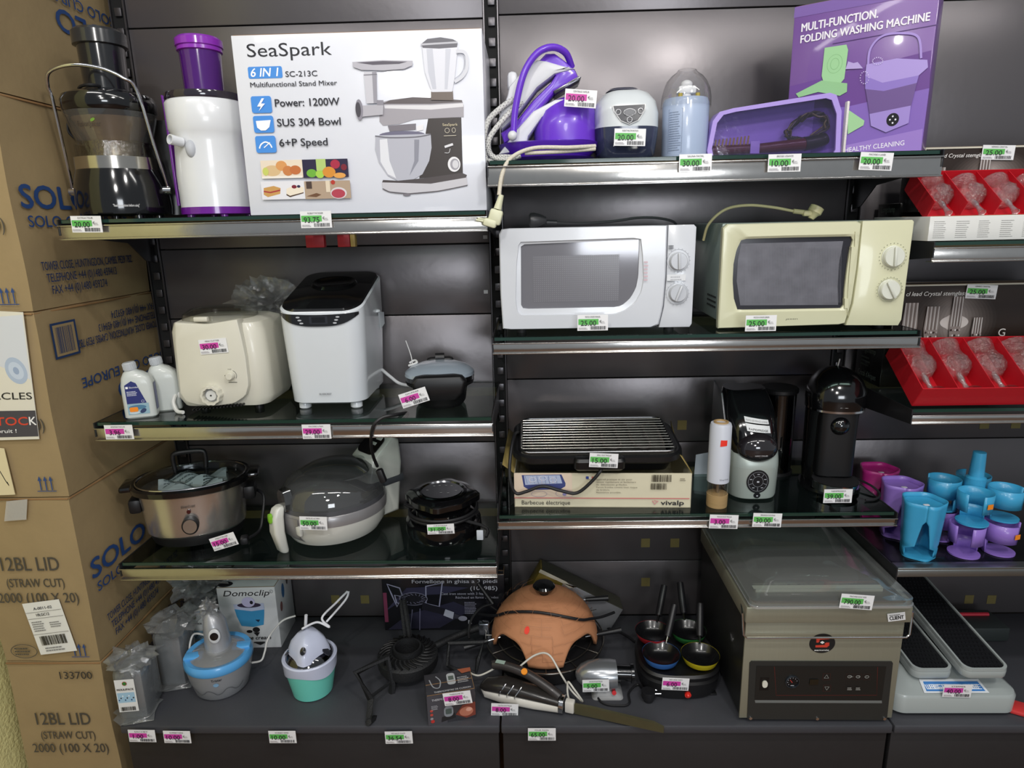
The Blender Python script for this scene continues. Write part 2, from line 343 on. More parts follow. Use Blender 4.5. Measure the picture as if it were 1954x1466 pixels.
# ------------------------------------------------------------ cardboard cartons at the left
CARD = M('#9a8560', .75, var=.1, vs=14, bump=.12, bs=60); TAPE = thin('#e8d8b8', .06, .85, .15, bump=.4, bs=60, name='tape', haze=.4)
NAVY = '#27467c'
def carton(z0, z1, label, kind, x1=-1.06, y0=-.43, yb=.06):
    w_, d = .255, yb-y0; h = z1-z0-.003; t = thing('cardboard_box', label, 'cardboard box', (x1-w_/2, y0+d/2, z0), group=None)
    bm = bmesh.new(); bmesh.ops.create_cube(bm, size=1); bmesh.ops.scale(bm, vec=(w_, d, h), verts=bm.verts); bmesh.ops.translate(bm, vec=(0, 0, h/2), verts=bm.verts)
    bmesh.ops.subdivide_edges(bm, edges=bm.edges[:], cuts=9, use_grid_fill=True)
    for v in bm.verts:
        q = v.co; a = (q.z/h); bulge = math.sin(PI*a)*.004
        nx = math.sin(q.y*17+z0*9)*math.sin(q.z*15+z0*5)
        if abs(q.x) > w_/2-.001: q.x += (bulge+nx*.003)*(1 if q.x > 0 else -1)
        if abs(q.y) > d/2-.001: q.y += (bulge+math.sin(q.x*19+z0)*.002)*(1 if q.y > 0 else -1)
    g = G(CARD); g.bm(bm); g.build('carton_body', t, angle=60)
    g = G(M('#8f6c45', .8)); g.box((0, 0, h+.0008), (w_*.98, d*.98, .0012)); g.box((0, -d/2-.002, h-.003), (w_, .003, .004), .001); g.box((w_/2+.001, 0, h-.003), (.003, d, .004), .001); g.build('top_flap', t)
    hd = d/2; NV = '#28365a'; BR = '#4a4640'
    def side(nm, *ts):
        S = Ink(right(w_/2, 0, 0), base=.0085)
        for a in ts: S.text(a[0], a[1], a[2], a[3], NAVY if a[3] > .021 else NV, w=a[4], bold=a[5], flip=kind != 'up')
        S.build(nm, t)
    if kind == 'up':      # lettering the right way up, reaching towards the shelves
        side('brand_lettering', ('SOLO', -hd+.02, h*.49, .052, .24, .035), ('SOLO CUP EUROPE', -hd+.03, h*.40, .026, .38, .012))
        side('address_lettering', ('TOWER CLOSE, HUNTINGDON, CAMBS. PE29 7BZ', -hd+.045, h*.19, .02, .36, .015), ('TELEPHONE +44 (0)1480 459413', -hd+.055, h*.13, .02, .27, .015), ('FAX +44 (0)1480 459274', -hd+.065, h*.07, .02, .21, .015))
    else:
        side('brand_lettering', ('SOLO', hd-.0, h*.51, .052, .24, .035), ('SOLO CUP EUROPE', hd-.0, h*.60, .026, .38, .012))
        side('address_lettering', ('TOWER CLOSE, HUNTINGDON, CAMBS. PE29 7BZ', hd-.01, h*.81, .02, .36, .015), ('TELEPHONE +44 (0)1480 459413', hd-.01, h*.87, .02, .27, .015), ('FAX +44 (0)1480 459274', hd-.01, h*.93, .02, .21, .015))
        S = Ink(right(w_/2, 0, 0), base=.0085); S.rect(-hd+.035, h*.74, -hd+.125, h*.93, '#23395f'); S.rect(-hd+.042, h*.752, -hd+.118, h*.918, '#9a8560'); S.bars(-hd+.05, h*.765, -hd+.11, h*.905, '#23395f', 22); S.build('barcode', t)
    Fk = Ink(front(0, -d/2, 0), base=.0082); Fk.text('12BL LID', 0, h*.58, .038, BR, w=.15, al='c', bold=.004); Fk.text('(STRAW CUT)', .005, h*.48, .024, BR, w=.15, al='c', bold=.003)
    Fk.text('2000 (100 X 20)', .005, h*.385, .028, BR, w=.21, al='c', bold=.003); Fk.build('content_lettering', t)
    Fk = Ink(front(0, -d/2, 0), base=.0082)
    for k in (0, 1, 2): Fk.line([(.07+k*.014, .02), (.07+k*.014, .05)], .003, NAVY); Fk.poly([(.065+k*.014, .045), (.075+k*.014, .045), (.07+k*.014, .057)], NAVY)
    Fk.line([(.06, .018), (.108, .018)], .002, NAVY); Fk.build('arrow_mark', t)
    Fk = Ink(front(0, -d/2, 0), base=.0082); Fk.ring(-.065, .035, .035, .02, .002, BR); Fk.lines(-.09, .022, -.042, .048, 3, BR); Fk.build('oval_stamp', t)
    return t, h, w_, d
carton(0, .455, 'cardboard carton lowest in the stack, marked 133700, beside the kick panel', 'down2')
t, h, w_, d = carton(.455, .923, 'cardboard carton second from the floor with a white delivery label', 'up')
carton(.923, 1.383, 'cardboard carton third from the floor with a blue framed barcode', 'down')
carton(1.383, 1.861, 'creased cardboard carton fourth from the floor beside the juicers', 'up')
carton(1.861, 2.32, 'topmost cardboard carton with upside-down blue lettering', 'down')
I = Ink(front(-1.125, -.4405, .408)); I.text('133700', 0, 0, .022, '#3a3632', al='c', bold=.01)
o = I.build('carton_number', bpy.data.objects['cardboard_box']); o.location = -bpy.data.objects['cardboard_box'].location
# delivery label, posters and tape on the cartons
def sheet(name, q, y, label, cat, draw, mat='#e6e6e0', thick=.0006, parent=None):
    "flat sheet at depth y whose photograph corners q are TL,TR,BR,BL"
    P = [at(a, b, y) for a, b in q]; c = sum(P, Vector())/4
    t = thing(name, label, cat, c); L = [p-c for p in P]
    g = G(ink(mat)); g._add([*L, *[p+Vector((0, thick, 0)) for p in L]], [(0, 3, 2, 1), (4, 5, 6, 7), (0, 1, 5, 4), (1, 2, 6, 5), (2, 3, 7, 6), (3, 0, 4, 7)]); g.build('paper', t)
    def F(u, v, n): a = L[3].lerp(L[2], u); b = L[0].lerp(L[1], u); return a.lerp(b, v)+Vector((0, -n, 0))
    I = Ink(F); draw(I); I.build('printing', t); return t
def d1(I):
    I.text('A-0011-02', .5, .86, .05, '#333333', w=.5, al='c', bold=.01); I.text('10LGC12', .45, .74, .05, '#333333', w=.35, al='c', bold=.01)
    I.line([(.02, .7), (.98, .7)], .006, '#666666'); I.line([(.02, .82), (.98, .82)], .006, '#666666'); I.lines(.08, .45, .45, .66, 5, '#888888'); I.lines(.55, .5, .9, .62, 3, '#888888')
    I.line([(.02, .4), (.98, .4)], .006, '#666666'); I.bars(.15, .18, .85, .36); I.lines(.2, .05, .8, .15, 2, '#888888')
sheet('delivery_label', ((42, 1153), (112, 1144), (147, 1242), (78, 1250)), -.4415, 'white delivery label with barcode stuck on the second carton from the floor', 'label', d1)
def d2(I):
    I.rect(0, 0, 1, 1, '#dedacb'); I.poly([(.25, .95), (.98, .98), (.98, .48), (.2, .62)], '#d2d6dc'); I.ell(.72, .55, .22, .1, '#aebdd2', -.15); I.ell(.72, .55, .15, .065, '#c3cfe0', -.15); I.ell(.72, .55, .06, .028, '#98a9c4', -.15)
    I.text('SPECTACLES', .97, .325, .055, '#1c1c1c', w=1.55, al='r', bold=.004)
    I.text('RONDES', .33, .265, .025, '#444444', w=.5, al='r'); I.rect(0, .025, 1, .235, '#45434a'); I.text('STOC', .84, .12, .065, '#d2452f', w=.72, al='r', bold=.03); I.text('K', .87, .12, .065, '#f0f0f0', w=.13, bold=.03)
    I.text('avant du bruit !', .62, .06, .03, '#f4f4f4', w=.9, al='r', bold=.01)
sheet('poster', ((-45, 592), (44, 596), (75, 838), (-30, 841)), -.4425, 'printed paper poster with a dark lower band on the third carton', 'poster', d2, '#efefec')
sheet('poster', ((-30, 852), (8, 856), (29, 944), (-20, 946)), -.4425, 'plain cream paper with a handwritten mark, below the printed poster', 'poster', lambda I: (I.rect(.0, .0, 1, 1, '#dccfa8'), I.line([(.5, .6), (.75, .3), (.85, .2), (.8, .28)], .03, '#222222')), '#dccfa8')
g = G(TAPE); P = [at(a, b, -.4405) for a, b in ((12, 957), (52, 953), (50, 992), (8, 995))]; c = sum(P, Vector())/4; g._add([p-c for p in P]+[p-c+Vector((0, .001, 0)) for p in P], [(0, 3, 2, 1), (4, 5, 6, 7), (0, 1, 5, 4), (2, 3, 7, 6)]); o = g.build('clear_tape'); o.location = c; tag(o, 'strip of clear packing tape on the second carton from the floor', 'tape')
# ============================================================ price tags
def crop(x0, y0, k): return lambda a, b: (x0+a/k, y0+b/k)
def PX(y, ox, oz, x0=0, y0=0, k=1.):
    "photo (or enlarged crop) position -> u, v on the plane facing the front at depth y"
    def f(a, b): p = at(x0+a/k, y0+b/k, y); return (p.x-ox, p.z-oz)
    return f
def price(txt, colr, px, py, y, label, title='ARTICLE', rot=0, w=.071, h=.037, tilt=0, skew=0):
    c = at(px, py, y); t = thing('price_tag', label, 'price tag', c, group=None, rx=-tilt)
    X = front() @ Matrix.Rotation(math.radians(rot), 4, 'Z') @ Matrix(((1, skew, 0, 0), (0, 1, 0, 0), (0, 0, 1, 0), (0, 0, 0, 1)))
    g = G(M('#e9e9ea', .35, coat=.3, var=.02)); g.box((0, 0, -.0004), (w, h, .0008), X=X); g.build('card', t)
    I = Ink(X); I.rect(-w*.47, -h*.12, w*.19, h*.24, GREEN if colr == 'g' else PINK); I.build('colour_band', t)
    I = Ink(X, base=.0008); I.text(txt, -w*.14, -h*.18, h*.33, '#1d2a22' if colr == 'g' else '#3a1038', w=w*(.50 if len(txt) > 4 else .38), al='c', bold=.012)
    I.text('€', w*.22, h*.0, h*.16, '#444444'); I.text(title, 0, h*.33, h*.1, '#444444', w=w*.5, al='c'); I.lines(-w*.46, -h*.42, -w*.12, -h*.28, 2, '#a09ba0'); I.lines(w*.26, -h*.05, w*.42, h*.12, 2, '#b8b8b8'); I.build('price_print', t)
    I = Ink(X); I.bars(-w*.08, -h*.44, w*.45, -h*.22, '#303034', 24, seed=int(px)); I.build('barcode', t)
    return t
for a in [
 ('20.00', 'g', 165, 428, -.388, 'green 20.00 price tag on the rail below the black juicer', 'EXTRACTEUR', -1),
 ('93.75', 'g', 603, 419, -.388, 'green 93.75 price tag on the rail below the stand mixer box', 'ROBOT PATISSIER', 0),
 ('30.00', 'g', 1327, 311, -.400, 'green 30.00 price tag on the rail below the facial sauna', 'SAUNA FACIAL', 0),
 ('10.00', 'g', 1497, 311, -.400, 'green 10.00 price tag on the rail below the lilac pouch', 'BROSSE LISSANTE', 0),
 ('20.00', 'g', 1672, 308, -.400, 'green 20.00 price tag on the rail below the purple washing machine box', 'MACHINE A LAVER', -3),
 ('25.00', 'g', 1131, 616, -.394, 'green 25.00 price tag at the foot of the white microwave', 'MICRO-ONDES MANUEL', 0),
 ('25.00', 'g', 1452, 617, -.394, 'green 25.00 price tag at the foot of the cream microwave', 'MICRO-ONDES JEKEN', 0),
 ('3.96', 'p', 227, 825, -.388, 'pink 3.96 price tag below the white descaler bottles', 'DETARTRANT POUR LAVE', 0),
 ('29.00', 'p', 604, 824, -.388, 'pink 29.00 price tag below the white bread maker', 'MACHINE A PAIN', 0),
 ('3.00', 'p', 1381, 996, -.40, 'pink 3.00 price tag below the white pepper mill', 'MOULIN ELECTRIQUE', -2),
 ('30.00', 'g', 1464, 993, -.40, 'green 30.00 price tag below the silver and black drink chiller', 'REFROIDISSEUR BOUTEILLE', -2),
 ('39.00', 'g', 1599, 947, -.355, 'green 39.00 price tag in front of the black coffee machine', 'NESPRESSO', 0),
 ('1.00', 'p', 271, 1405, -.497, 'pink 1.00 price tag leftmost on the bottom deck edge', 'SACHET', -1),
 ('10.00', 'p', 338, 1407, -.497, 'pink 10.00 price tag on the bottom deck edge below the silver ice cream maker', 'SORBETIERE', -1),
 ('10.00', 'g', 539, 1407, -.497, 'green 10.00 price tag on the bottom deck edge below the mint ice cream maker', 'SORBETIERE', 0),
 ('36.54', 'g', 761, 1408, -.497, 'green 36.54 price tag on the bottom deck edge below the cast iron burner', 'RECHAUD FONTE', 1),
 ('65.00', 'g', 1034, 1402, -.497, 'green 65.00 price tag on the bottom deck edge below the pizza dome', 'FOUR PIZZA', 0),
]: price(a[0], a[1], a[2], a[3], a[4]-.0015, a[5], a[6], a[7], tilt=-.0)
# ============================================================ top shelves
def cord(name, pts, r, mat, parent=None, label=None, sm=10, n=8):
    g = G(mat); g.tube(pts, r, n, sm=sm); return g.build(name, parent)
# ---- black juicer
zA = ZS['A']; t = thing('juicer', 'black juicer with clear middle, silver side arms and tall feed tube', 'juicer', (-.917, -.24, zA), rz=.12)
g = G(BLK); g.lathe([(.088, .008), (.104, .012), (.106, .03), (.103, .08), (.094, .116), (.0, .117)], 56)
for a in (.6, 2.3, 3.9, 5.5): g.cyl((.075*math.cos(a), .075*math.sin(a), 0), (.075*math.cos(a), .075*math.sin(a), .012), .012)
g.build('motor_base', t)
g = G(M('#c9c4bb', .15, 1)); g.lathe([(.094, .116), (.094, .144), (.09, .145)], 56, cap=(1, 1)); o = g.build('metal_band', t)
SMOKE = thin('#d6ccba', .05, .92, .05, name='smoke', haze=.05); SMOKE2 = thin('#8a8072', .08, .62, .05, name='smoke')
g = G(thin('#e6e2d4', .1, .8, .06, bump=.5, bs=60)); g.lathe([(.088, .145), (.088, .178)], 48, cap=(0, 0)); g.build('clear_collar', t)
g = G(SMOKE); g.lathe([(.08, .178), (.088, .2), (.098, .238), (.1, .246)], 48, cap=(0, 0)); g.build('clear_bowl', t)
g = G(M('#b5a995', .3, .7)); g.lathe([(.05, .145), (.06, .19), (.085, .235)], 40); g.build('filter_basket', t)
g = G(BLK); g.lathe([(.098, .246), (.101, .25), (.103, .272), (.098, .284), (.085, .29), (.056, .294), (.0, .295)], 56); g.box((.085, -.02, .28), (.03, .03, .012), .004); g.build('lid', t)
g = G(M('#1a1b1e', .16, coat=.6)); g.lathe([(.055, .293), (.048, .30), (.05, .395), (.0, .395)], 44); g.build('feed_tube', t)
g = G(M('#2b2c2e', .2, coat=.5)); g.lathe([(.052, .395), (.058, .397), (.058, .425), (.05, .432), (.0, .433)], 44); g.build('pusher_cap', t)
g = G(CHROME); g.tube([(-.112, -.01, .068), (-.107, -.03, .16), (-.1, -.055, .27), (-.1, -.065, .3), (-.085, -.075, .328), (-.03, -.085, .34), (.03, -.08, .333), (.07, -.07, .315), (.09, -.055, .29), (.102, -.03, .17), (.112, -.005, .068)], .0042, 10); g.build('locking_arm', t)
for s_ in (-1, 1): g = G(CHROME); g.cyl((s_*.095, -.008, .068), (s_*.12, -.008, .068), .011, .01); g.build('arm_knob', t)
g = G(M('#17181b', .3)); g.rings([(.01, .05, .05, .075, .1), (.12, .055, .05, .085, .1), (.24, .06, .055, .09, .1)], e=3, n=28); g.build('pulp_container', t)
I = Ink(cylf(0, 0, .1065)); I.text('"Read instructions before using"', .02, .028, .006, '#d9d9d9', w=.055, bold=.01); I.build('warning_print', t)
I = Ink(cylf(0, 0, lambda v: .0895+(v-.2)*.25)); I.text('FusionJuicer', -.012, .208, .012, '#3a3330', w=.055, al='c'); I.ell(.0, .222, .006, .003, '#6f9a35', .5); I.build('logo', t)
cord('power_cord', [(.02, .06, .30), (.0, -.06, .302), (-.05, -.03, .3), (-.07, .06, .29), (-.12, .07, .27), (-.135, .06, .22), (-.11, .07, .19)], .0035, CORD, t)
# ---- white and purple juicer
PUR = M('#6b1a8f', .2, coat=.4); t = thing('juicer', 'white juicer with purple feed tube, base ring and side clips', 'juicer', (-.683, -.235, zA))
g = G(WHITE); g.lathe([(.085, .024), (.086, .10), (.082, .175), (.087, .195), (.0915, .205), (.0925, .262), (.088, .268), (0, .268)], 64); g.build('motor_body', t)
g = G(PUR); g.lathe([(.08, .006), (.0865, .008), (.0865, .024), (.08, .025)], 64)
for a in (.5, 2.2, 4.0, 5.3): g.cyl((.07*math.cos(a), .07*math.sin(a), 0), (.07*math.cos(a), .07*math.sin(a), .008), .009)
g.build('base_ring', t)
g = G(M('#2a2530', .1, coat=.6)); g.lathe([(.089, .268), (.091, .272), (.089, .284), (.06, .289), (0, .289)], 60); g.build('lid', t)
g = G(M('#4a1470', .15, coat=.6)); g.lathe([(.044, .287), (.047, .385), (0, .385)], 44); g.build('feed_tube', t)
g = G(M('#8a2bb0', .18, coat=.5)); g.lathe([(.048, .378), (.051, .38), (.05, .388), (.053, .39), (.053, .405), (.048, .41), (.04, .406), (0, .404)], 44); g.build('pusher_cap', t)
for s_ in (-1, 1):
    g = G(PUR); g.xprism([(-.012, .03), (.012, .03), (.014, .26), (.016, .28), (-.02, .285), (-.016, .26)], s_*.096-.003, s_*.096+.003, .002)
    g.box((s_*.09, 0, .278), (.018, .03, .01), .003); g.build('side_clip', t)
g = G(WHITE); g.lathe([(.011, 0), (.0115, .03), (.009, .03), (.008, .004)], 24, cap=(1, 0), X=T(-.032, -.08, .17, rx=PI/2-.15, rz=-.5)); g.build('juice_spout', t)
g = G(M('#c9cbd0', .4)); g.rings([(.0, .001, .001, -.008, -.0815), (.05, .013, .003, -.012, -.0828), (.08, .004, .001, -.012, -.081)], n=16); 
g = G(M('#b9bcc2', .5)); g.ball((-.012, -.079, .155), .013, sz=1.6, n=16); g.build('spout_recess', t)
# ---- stand mixer carton
yS = -.34; x0, z0 = -.5615, zA+.001; W_, H_ = .557, .386
def carton_box(name, label, W, D, H, loc, rz=0, mat='#dfe1ea', cat='box', rx=0, ry=0, side=None, lip=True, rough=.3, var=.015):
    "closed retail carton standing on its bottom, origin at its front left lower corner"
    t = thing(name, label, cat, loc, rz=rz, rx=rx, ry=ry); m = M(mat, rough, coat=.35, var=var, bump=.04, bs=30)
    g = G(m); g.box((W/2, D/2, H/2), (W, D, H), .0016); g.build('carton', t)
    if lip:
        g = G(M('#8b6a48', .8)); g.box((W/2, .0015, H+.0002), (W*.985, .0012, .0012)); g.box((W-.0015, D/2, H+.0002), (.0012, D*.97, .0012)); g.box((W/2, D/2, H+.0003), (W*.98, .0014, .001)); g.build('flap_edge', t)
    return t
t = carton_box('mixer_box', 'large white retail carton printed with a stand mixer', W_, .29, H_, (x0, yS, z0))
I = Ink(front(), rough=.35); p = PX(yS, x0, z0, 430, 0, 3.187)
def PT(I, p, s, a, b, hpx, c, wpx=None, k=3.187, dpx=800, **kw):
    "text whose lower left corner and sizes are measured in crop pixels"
    u, v = p(a, b); u2 = p(a+wpx, b)[0] if wpx else None; v2 = p(a, b-hpx)[1]
    I.text(s, u, v, v2-v, c, w=(u2-u) if wpx else None, rot=math.atan2(p(a+200, b+kw.pop('drop', -4))[1]-v, p(a+200, b)[0]-u) if 'drop' in kw else 0, **kw)
def Q(p, *pts): return [p(a, b) for a, b in pts]
PT(I, p, 'SeaSpark', 135, 348, 82, '#26262c', 515)
I.rr(*p(143, 480), *p(343, 402), .004, '#4a90e0'); PT(I, p, '6 IN 1', 158, 468, 52, '#ffffff', 170, bold=.02, shear=.2)
PT(I, p, 'SC-213C', 368, 468, 34, '#2c2c34', 193, bold=.006); PT(I, p, 'Multifunctional Stand Mixer', 155, 532, 30, '#2c2c34', 527, bold=.006)
for k, (yy, s) in enumerate(((690, 'Power: 1200W'), (810, 'SUS 304 Bowl'), (932, '6+P Speed'))):
    dx = 14*k; I.rr(*p(166+dx, yy), *p(278+dx, yy-106), .005, '#4a90e0'); PT(I, p, s, 306+dx, yy-40, 46, '#2c2c34', (392, 385, 292)[k], bold=.02)
I.poly(Q(p, (225, 600), (198, 650), (220, 650), (208, 678), (245, 632), (222, 632), (240, 600)), '#ffffff'); I.poly(Q(p, (190, 738), (280, 732), (272, 775), (250, 795), (222, 796), (198, 778)), '#ffffff')
I.line(Q(p, (212, 905), (222, 880), (248, 865), (275, 878), (288, 900)), .003, '#ffffff', sm=4); I.line(Q(p, (240, 900), (275, 868)), .002, '#ffffff')
# food pictures
I.rect(*p(228, 1085), *p(472, 972), '#e8d9c4'); I.ell(*p(290, 1040), .02, .012, '#d8b98a'); I.ell(*p(345, 1010), .013, .011, '#d99a5c'); I.ell(*p(385, 1040), .012, .011, '#c98048'); I.ell(*p(430, 1035), .013, .01, '#c2703c'); I.ell(*p(250, 1045), .007, .009, '#c9cf6a'); I.rect(*p(230, 1088), *p(472, 1070), '#efe9df')
I.rect(*p(480, 1083), *p(746, 966), '#2a2440'); I.ell(*p(530, 1055), .012, .009, '#6fae3c'); I.ell(*p(580, 1060), .01, .009, '#a6cf50'); I.rect(*p(560, 1040), *p(612, 968), '#b3cc78'); I.ell(*p(635, 1048), .015, .012, '#d68e34'); I.ell(*p(672, 1000), .011, .01, '#a92a44'); I.ell(*p(725, 1018), .007, .007, '#7a2230'); I.ell(*p(700, 1068), .014, .006, '#e0a050')
I.rect(*p(232, 1216), *p(488, 1100), '#e4e3e8'); I.poly(Q(p, (240, 1145), (300, 1132), (342, 1145), (340, 1180), (265, 1200), (240, 1185)), '#c99a58'); I.line(Q(p, (240, 1165), (280, 1172), (340, 1158)), .003, '#a8353a'); I.poly(Q(p, (378, 1150), (420, 1130), (482, 1140), (482, 1170), (400, 1192), (378, 1180)), '#ece0cc'); I.poly(Q(p, (378, 1180), (400, 1192), (482, 1170), (482, 1176), (400, 1200), (378, 1188)), '#4d3524'); I.ell(*p(425, 1137), .006, .004, '#7c2434'); I.ell(*p(452, 1135), .004, .003, '#2d2a4a')
I.rect(*p(494, 1212), *p(762, 1098), '#b09a84'); I.poly(Q(p, (500, 1195), (560, 1175), (590, 1185), (560, 1200)), '#6d4c34'); I.rect(*p(500, 1150), *p(530, 1105), '#4a3a34'); I.ell(*p(695, 1175), .019, .013, '#d5cdd0'); I.ell(*p(693, 1178), .016, .01, '#b04050'); I.ell(*p(660, 1110), .005, .005, '#b53a2c'); I.rect(*p(620, 1170), *p(640, 1100), '#e0d0b8')
I.build('front_printing', t)
# mixer picture
I = Ink(front(), rough=.35, base=.0009)
LG, MG, DG, SV = '#b9b6be', '#8f8c96', '#4a4650', '#d9d8de'
I.poly(Q(p, (1235, 715), (1435, 715), (1445, 1060), (1180, 1085), (1215, 830)), '#37302e')
I.poly(Q(p, (938, 625), (1000, 610), (1250, 600), (1440, 612), (1450, 640), (1450, 712), (1260, 720), (1150, 728), (1060, 755), (960, 765), (938, 740)), '#a19da4'); I.poly(Q(p, (965, 640), (1250, 640), (1448, 628), (1448, 650), (1250, 668), (970, 660)), '#dcdade'); I.poly(Q(p, (1000, 610), (1140, 592), (1260, 596), (1440, 610), (1440, 622), (1250, 632), (960, 632)), '#5e5658')
I.poly(Q(p, (988, 765), (1160, 752), (1158, 790), (1000, 800)), '#77727a'); I.ell(*p(1075, 820), .052, .008, '#6c6a80'); I.poly(Q(p, (1160, 770), (1205, 755), (1205, 790), (1165, 800)), '#e8e6ea')
I.poly(Q(p, (915, 825), (1250, 815), (1255, 900), (1240, 980), (1200, 1060), (1140, 1095), (1050, 1100), (990, 1070), (935, 990), (912, 910)), '#b4b5c0'); I.poly(Q(p, (940, 850), (985, 845), (1000, 980), (1040, 1085), (990, 1060), (945, 985)), '#dfe0e6'); I.poly(Q(p, (1150, 850), (1180, 850), (1175, 980), (1120, 1070), (1150, 980)), '#8b8c98'); I.line(Q(p, (912, 828), (1000, 838), (1160, 834), (1250, 818)), .0025, '#6a6972', sm=4)
I.poly(Q(p, (960, 1095), (1050, 1100), (1200, 1085), (1440, 1052), (1470, 1065), (1460, 1090), (1250, 1120), (1000, 1120), (955, 1110)), '#4a4344'); I.poly(Q(p, (955, 1110), (1250, 1118), (1470, 1080), (1474, 1125), (1300, 1160), (1120, 1176), (1000, 1165), (958, 1145)), '#c4c2c8'); I.line(Q(p, (958, 1148), (1010, 1170), (1130, 1178), (1300, 1162), (1474, 1127)), .002, '#5b565a', sm=4); I.ell(*p(1105, 1185), .009, .003, '#77737a')
I.ell(*p(1392, 1000), .0145, .0165, '#e8e7ea'); I.ell(*p(1396, 1000), .0105, .0125, '#9c9aa2'); I.ell(*p(1400, 1000), .007, .009, '#d2d1d6'); I.line(Q(p, (1335, 895), (1385, 878)), .005, '#dcdbe0'); I.line(Q(p, (1335, 930), (1360, 930), (1368, 905)), .0012, '#d0d0d4', sm=4)
PT(I, p, 'SeaSpark', 1322, 768, 16, '#d6c9a8', 92); I.ring(*p(1350, 795), .005, .005, .001, '#cfc6b4'); I.ring(*p(1390, 793), .004, .005, .001, '#cfc6b4'); I.line(Q(p, (1330, 828), (1405, 825)), .0012, '#cfc6b4')
I.poly(Q(p, (1252, 560), (1385, 555), (1388, 612), (1252, 610)), '#6b5f58'); I.poly(Q(p, (1198, 285), (1415, 280), (1395, 480), (1380, 560), (1258, 562), (1215, 440)), '#dcdde6'); I.poly(Q(p, (1225, 300), (1262, 300), (1285, 545), (1262, 545), (1235, 440)), '#c3c5d0'); I.poly(Q(p, (1340, 300), (1372, 300), (1352, 545), (1335, 545)), '#c6c8d3')
I.poly(Q(p, (1196, 268), (1230, 240), (1310, 230), (1385, 242), (1414, 258), (1410, 290), (1300, 298), (1202, 294)), '#55545e'); I.poly(Q(p, (1190, 268), (1414, 255), (1414, 266), (1192, 280)), '#b4b4bc'); I.line(Q(p, (1405, 315), (1450, 318), (1470, 350), (1468, 420), (1440, 470), (1395, 500)), .007, '#cfd0d8', sm=5); I.line(Q(p, (1405, 330), (1440, 335), (1455, 365), (1452, 415), (1430, 455), (1395, 482)), .0012, '#9b9ca6', sm=5)
I.poly(Q(p, (775, 380), (960, 368), (1142, 372), (1140, 400), (1090, 422), (960, 432), (830, 428), (780, 410)), '#b7b5be'); I.poly(Q(p, (800, 384), (960, 374), (1110, 378), (1060, 392), (900, 398)), '#55505c'); I.poly(Q(p, (845, 440), (922, 436), (925, 630), (862, 632)), '#c9c8d0'); I.poly(Q(p, (895, 440), (922, 436), (925, 630), (905, 630)), '#96949e'); I.line(Q(p, (845, 460), (925, 455)), .002, '#77757e')
I.poly(Q(p, (835, 645), (965, 638), (962, 700), (838, 712)), '#b5b3bb'); I.ell(*p(818, 670), .0085, .022, '#8a8792'); I.ell(*p(812, 670), .006, .016, '#45424a'); I.poly(Q(p, (925, 612), (965, 612), (965, 642), (925, 642)), '#8c8993')
I.build('mixer_picture', t)
# ---- steam generator iron
zT = ZS['T']; VIO = M('#6a35c8', .3, coat=.2, var=.02); VIO2 = M('#4d22a0', .3, coat=.2, var=.02); OFFW = M('#d6d7da', .35, var=.02)
t = thing('steam_generator', 'purple and white steam generator iron with carrying handle', 'steam iron', (.138, -.235, zT), rz=-.02)
g = G(VIO2); g.rings([(.004, .1, .09, .0, 0), (.012, .115, .1, .0, 0), (.016, .1, .09, .0, 0)], e=2.6, n=48); g.build('base_plate', t)
g = G(VIO2); g.rings([(.016, .1, .085, .005, 0), (.035, .118, .095, .006, 0), (.045, .121, .098, .006, 0), (.047, .116, .094, .006, 0)], e=2.6, n=48); g.build('lower_tank', t)
g = G(VIO); g.rings([(.047, .074, .09, .045, .0), (.08, .074, .09, .044, 0), (.115, .066, .085, .05, 0), (.14, .05, .06, .06, 0), (.148, .03, .04, .065, 0)], e=2.5, n=44); g.build('water_tank', t)
g = G(OFFW); g.vprism([(-.115, .02), (-.05, .03), (-.042, .06), (-.01, .10), (.03, .125), (.07, .134), (.07, .142), (.02, .138), (-.03, .115), (-.07, .075), (-.09, .05)], -.062, .06, .006); g.build('front_shell', t)
# the iron itself, leaning on the tank
g = G(VIO); g.vprism([(-.1, .045), (-.06, .07), (.02, .155), (.075, .185), (.068, .2), (.045, .22), (.02, .238), (.0, .238), (-.03, .21), (-.02, .2), (.02, .19), (.01, .175), (-.03, .14), (-.075, .09), (-.108, .07)], -.055, .02, .008); io = g.build('iron_body', t)
g = G(OFFW); g.vprism([(-.105, .075), (-.075, .1), (-.02, .165), (.02, .192), (.055, .199), (.066, .203), (.03, .213), (.0, .222), (-.02, .224), (-.045, .21), (-.085, .17), (-.09, .15), (-.112, .1)], -.06, .005, .008)
g.box((-.078, -.02, .185), (.024, .05, .042), .01); g.build('iron_handle', t)
g = G(M('#5a5a60', .2, .8)); g.vprism([(.02, .150), (.076, .178), (.08, .185), (.074, .187), (.016, .157)], -.058, .022, .002); g.build('soleplate', t)
g = G(VIO); g.tube([(-.077, -.082, .055), (-.07, -.085, .12), (-.05, -.085, .19), (-.02, -.08, .232), (.015, -.07, .246), (.045, -.05, .238), (.06, -.02, .215)], .0078, 12, sm=8); g.build('carrying_handle', t)
g = G(OFFW); g.ball((-.078, -.093, .058), .011); g.build('handle_pivot', t)
HOSE = M('#c9c8c4', .7, var=.4, vs=260, bump=.3, bs=300)
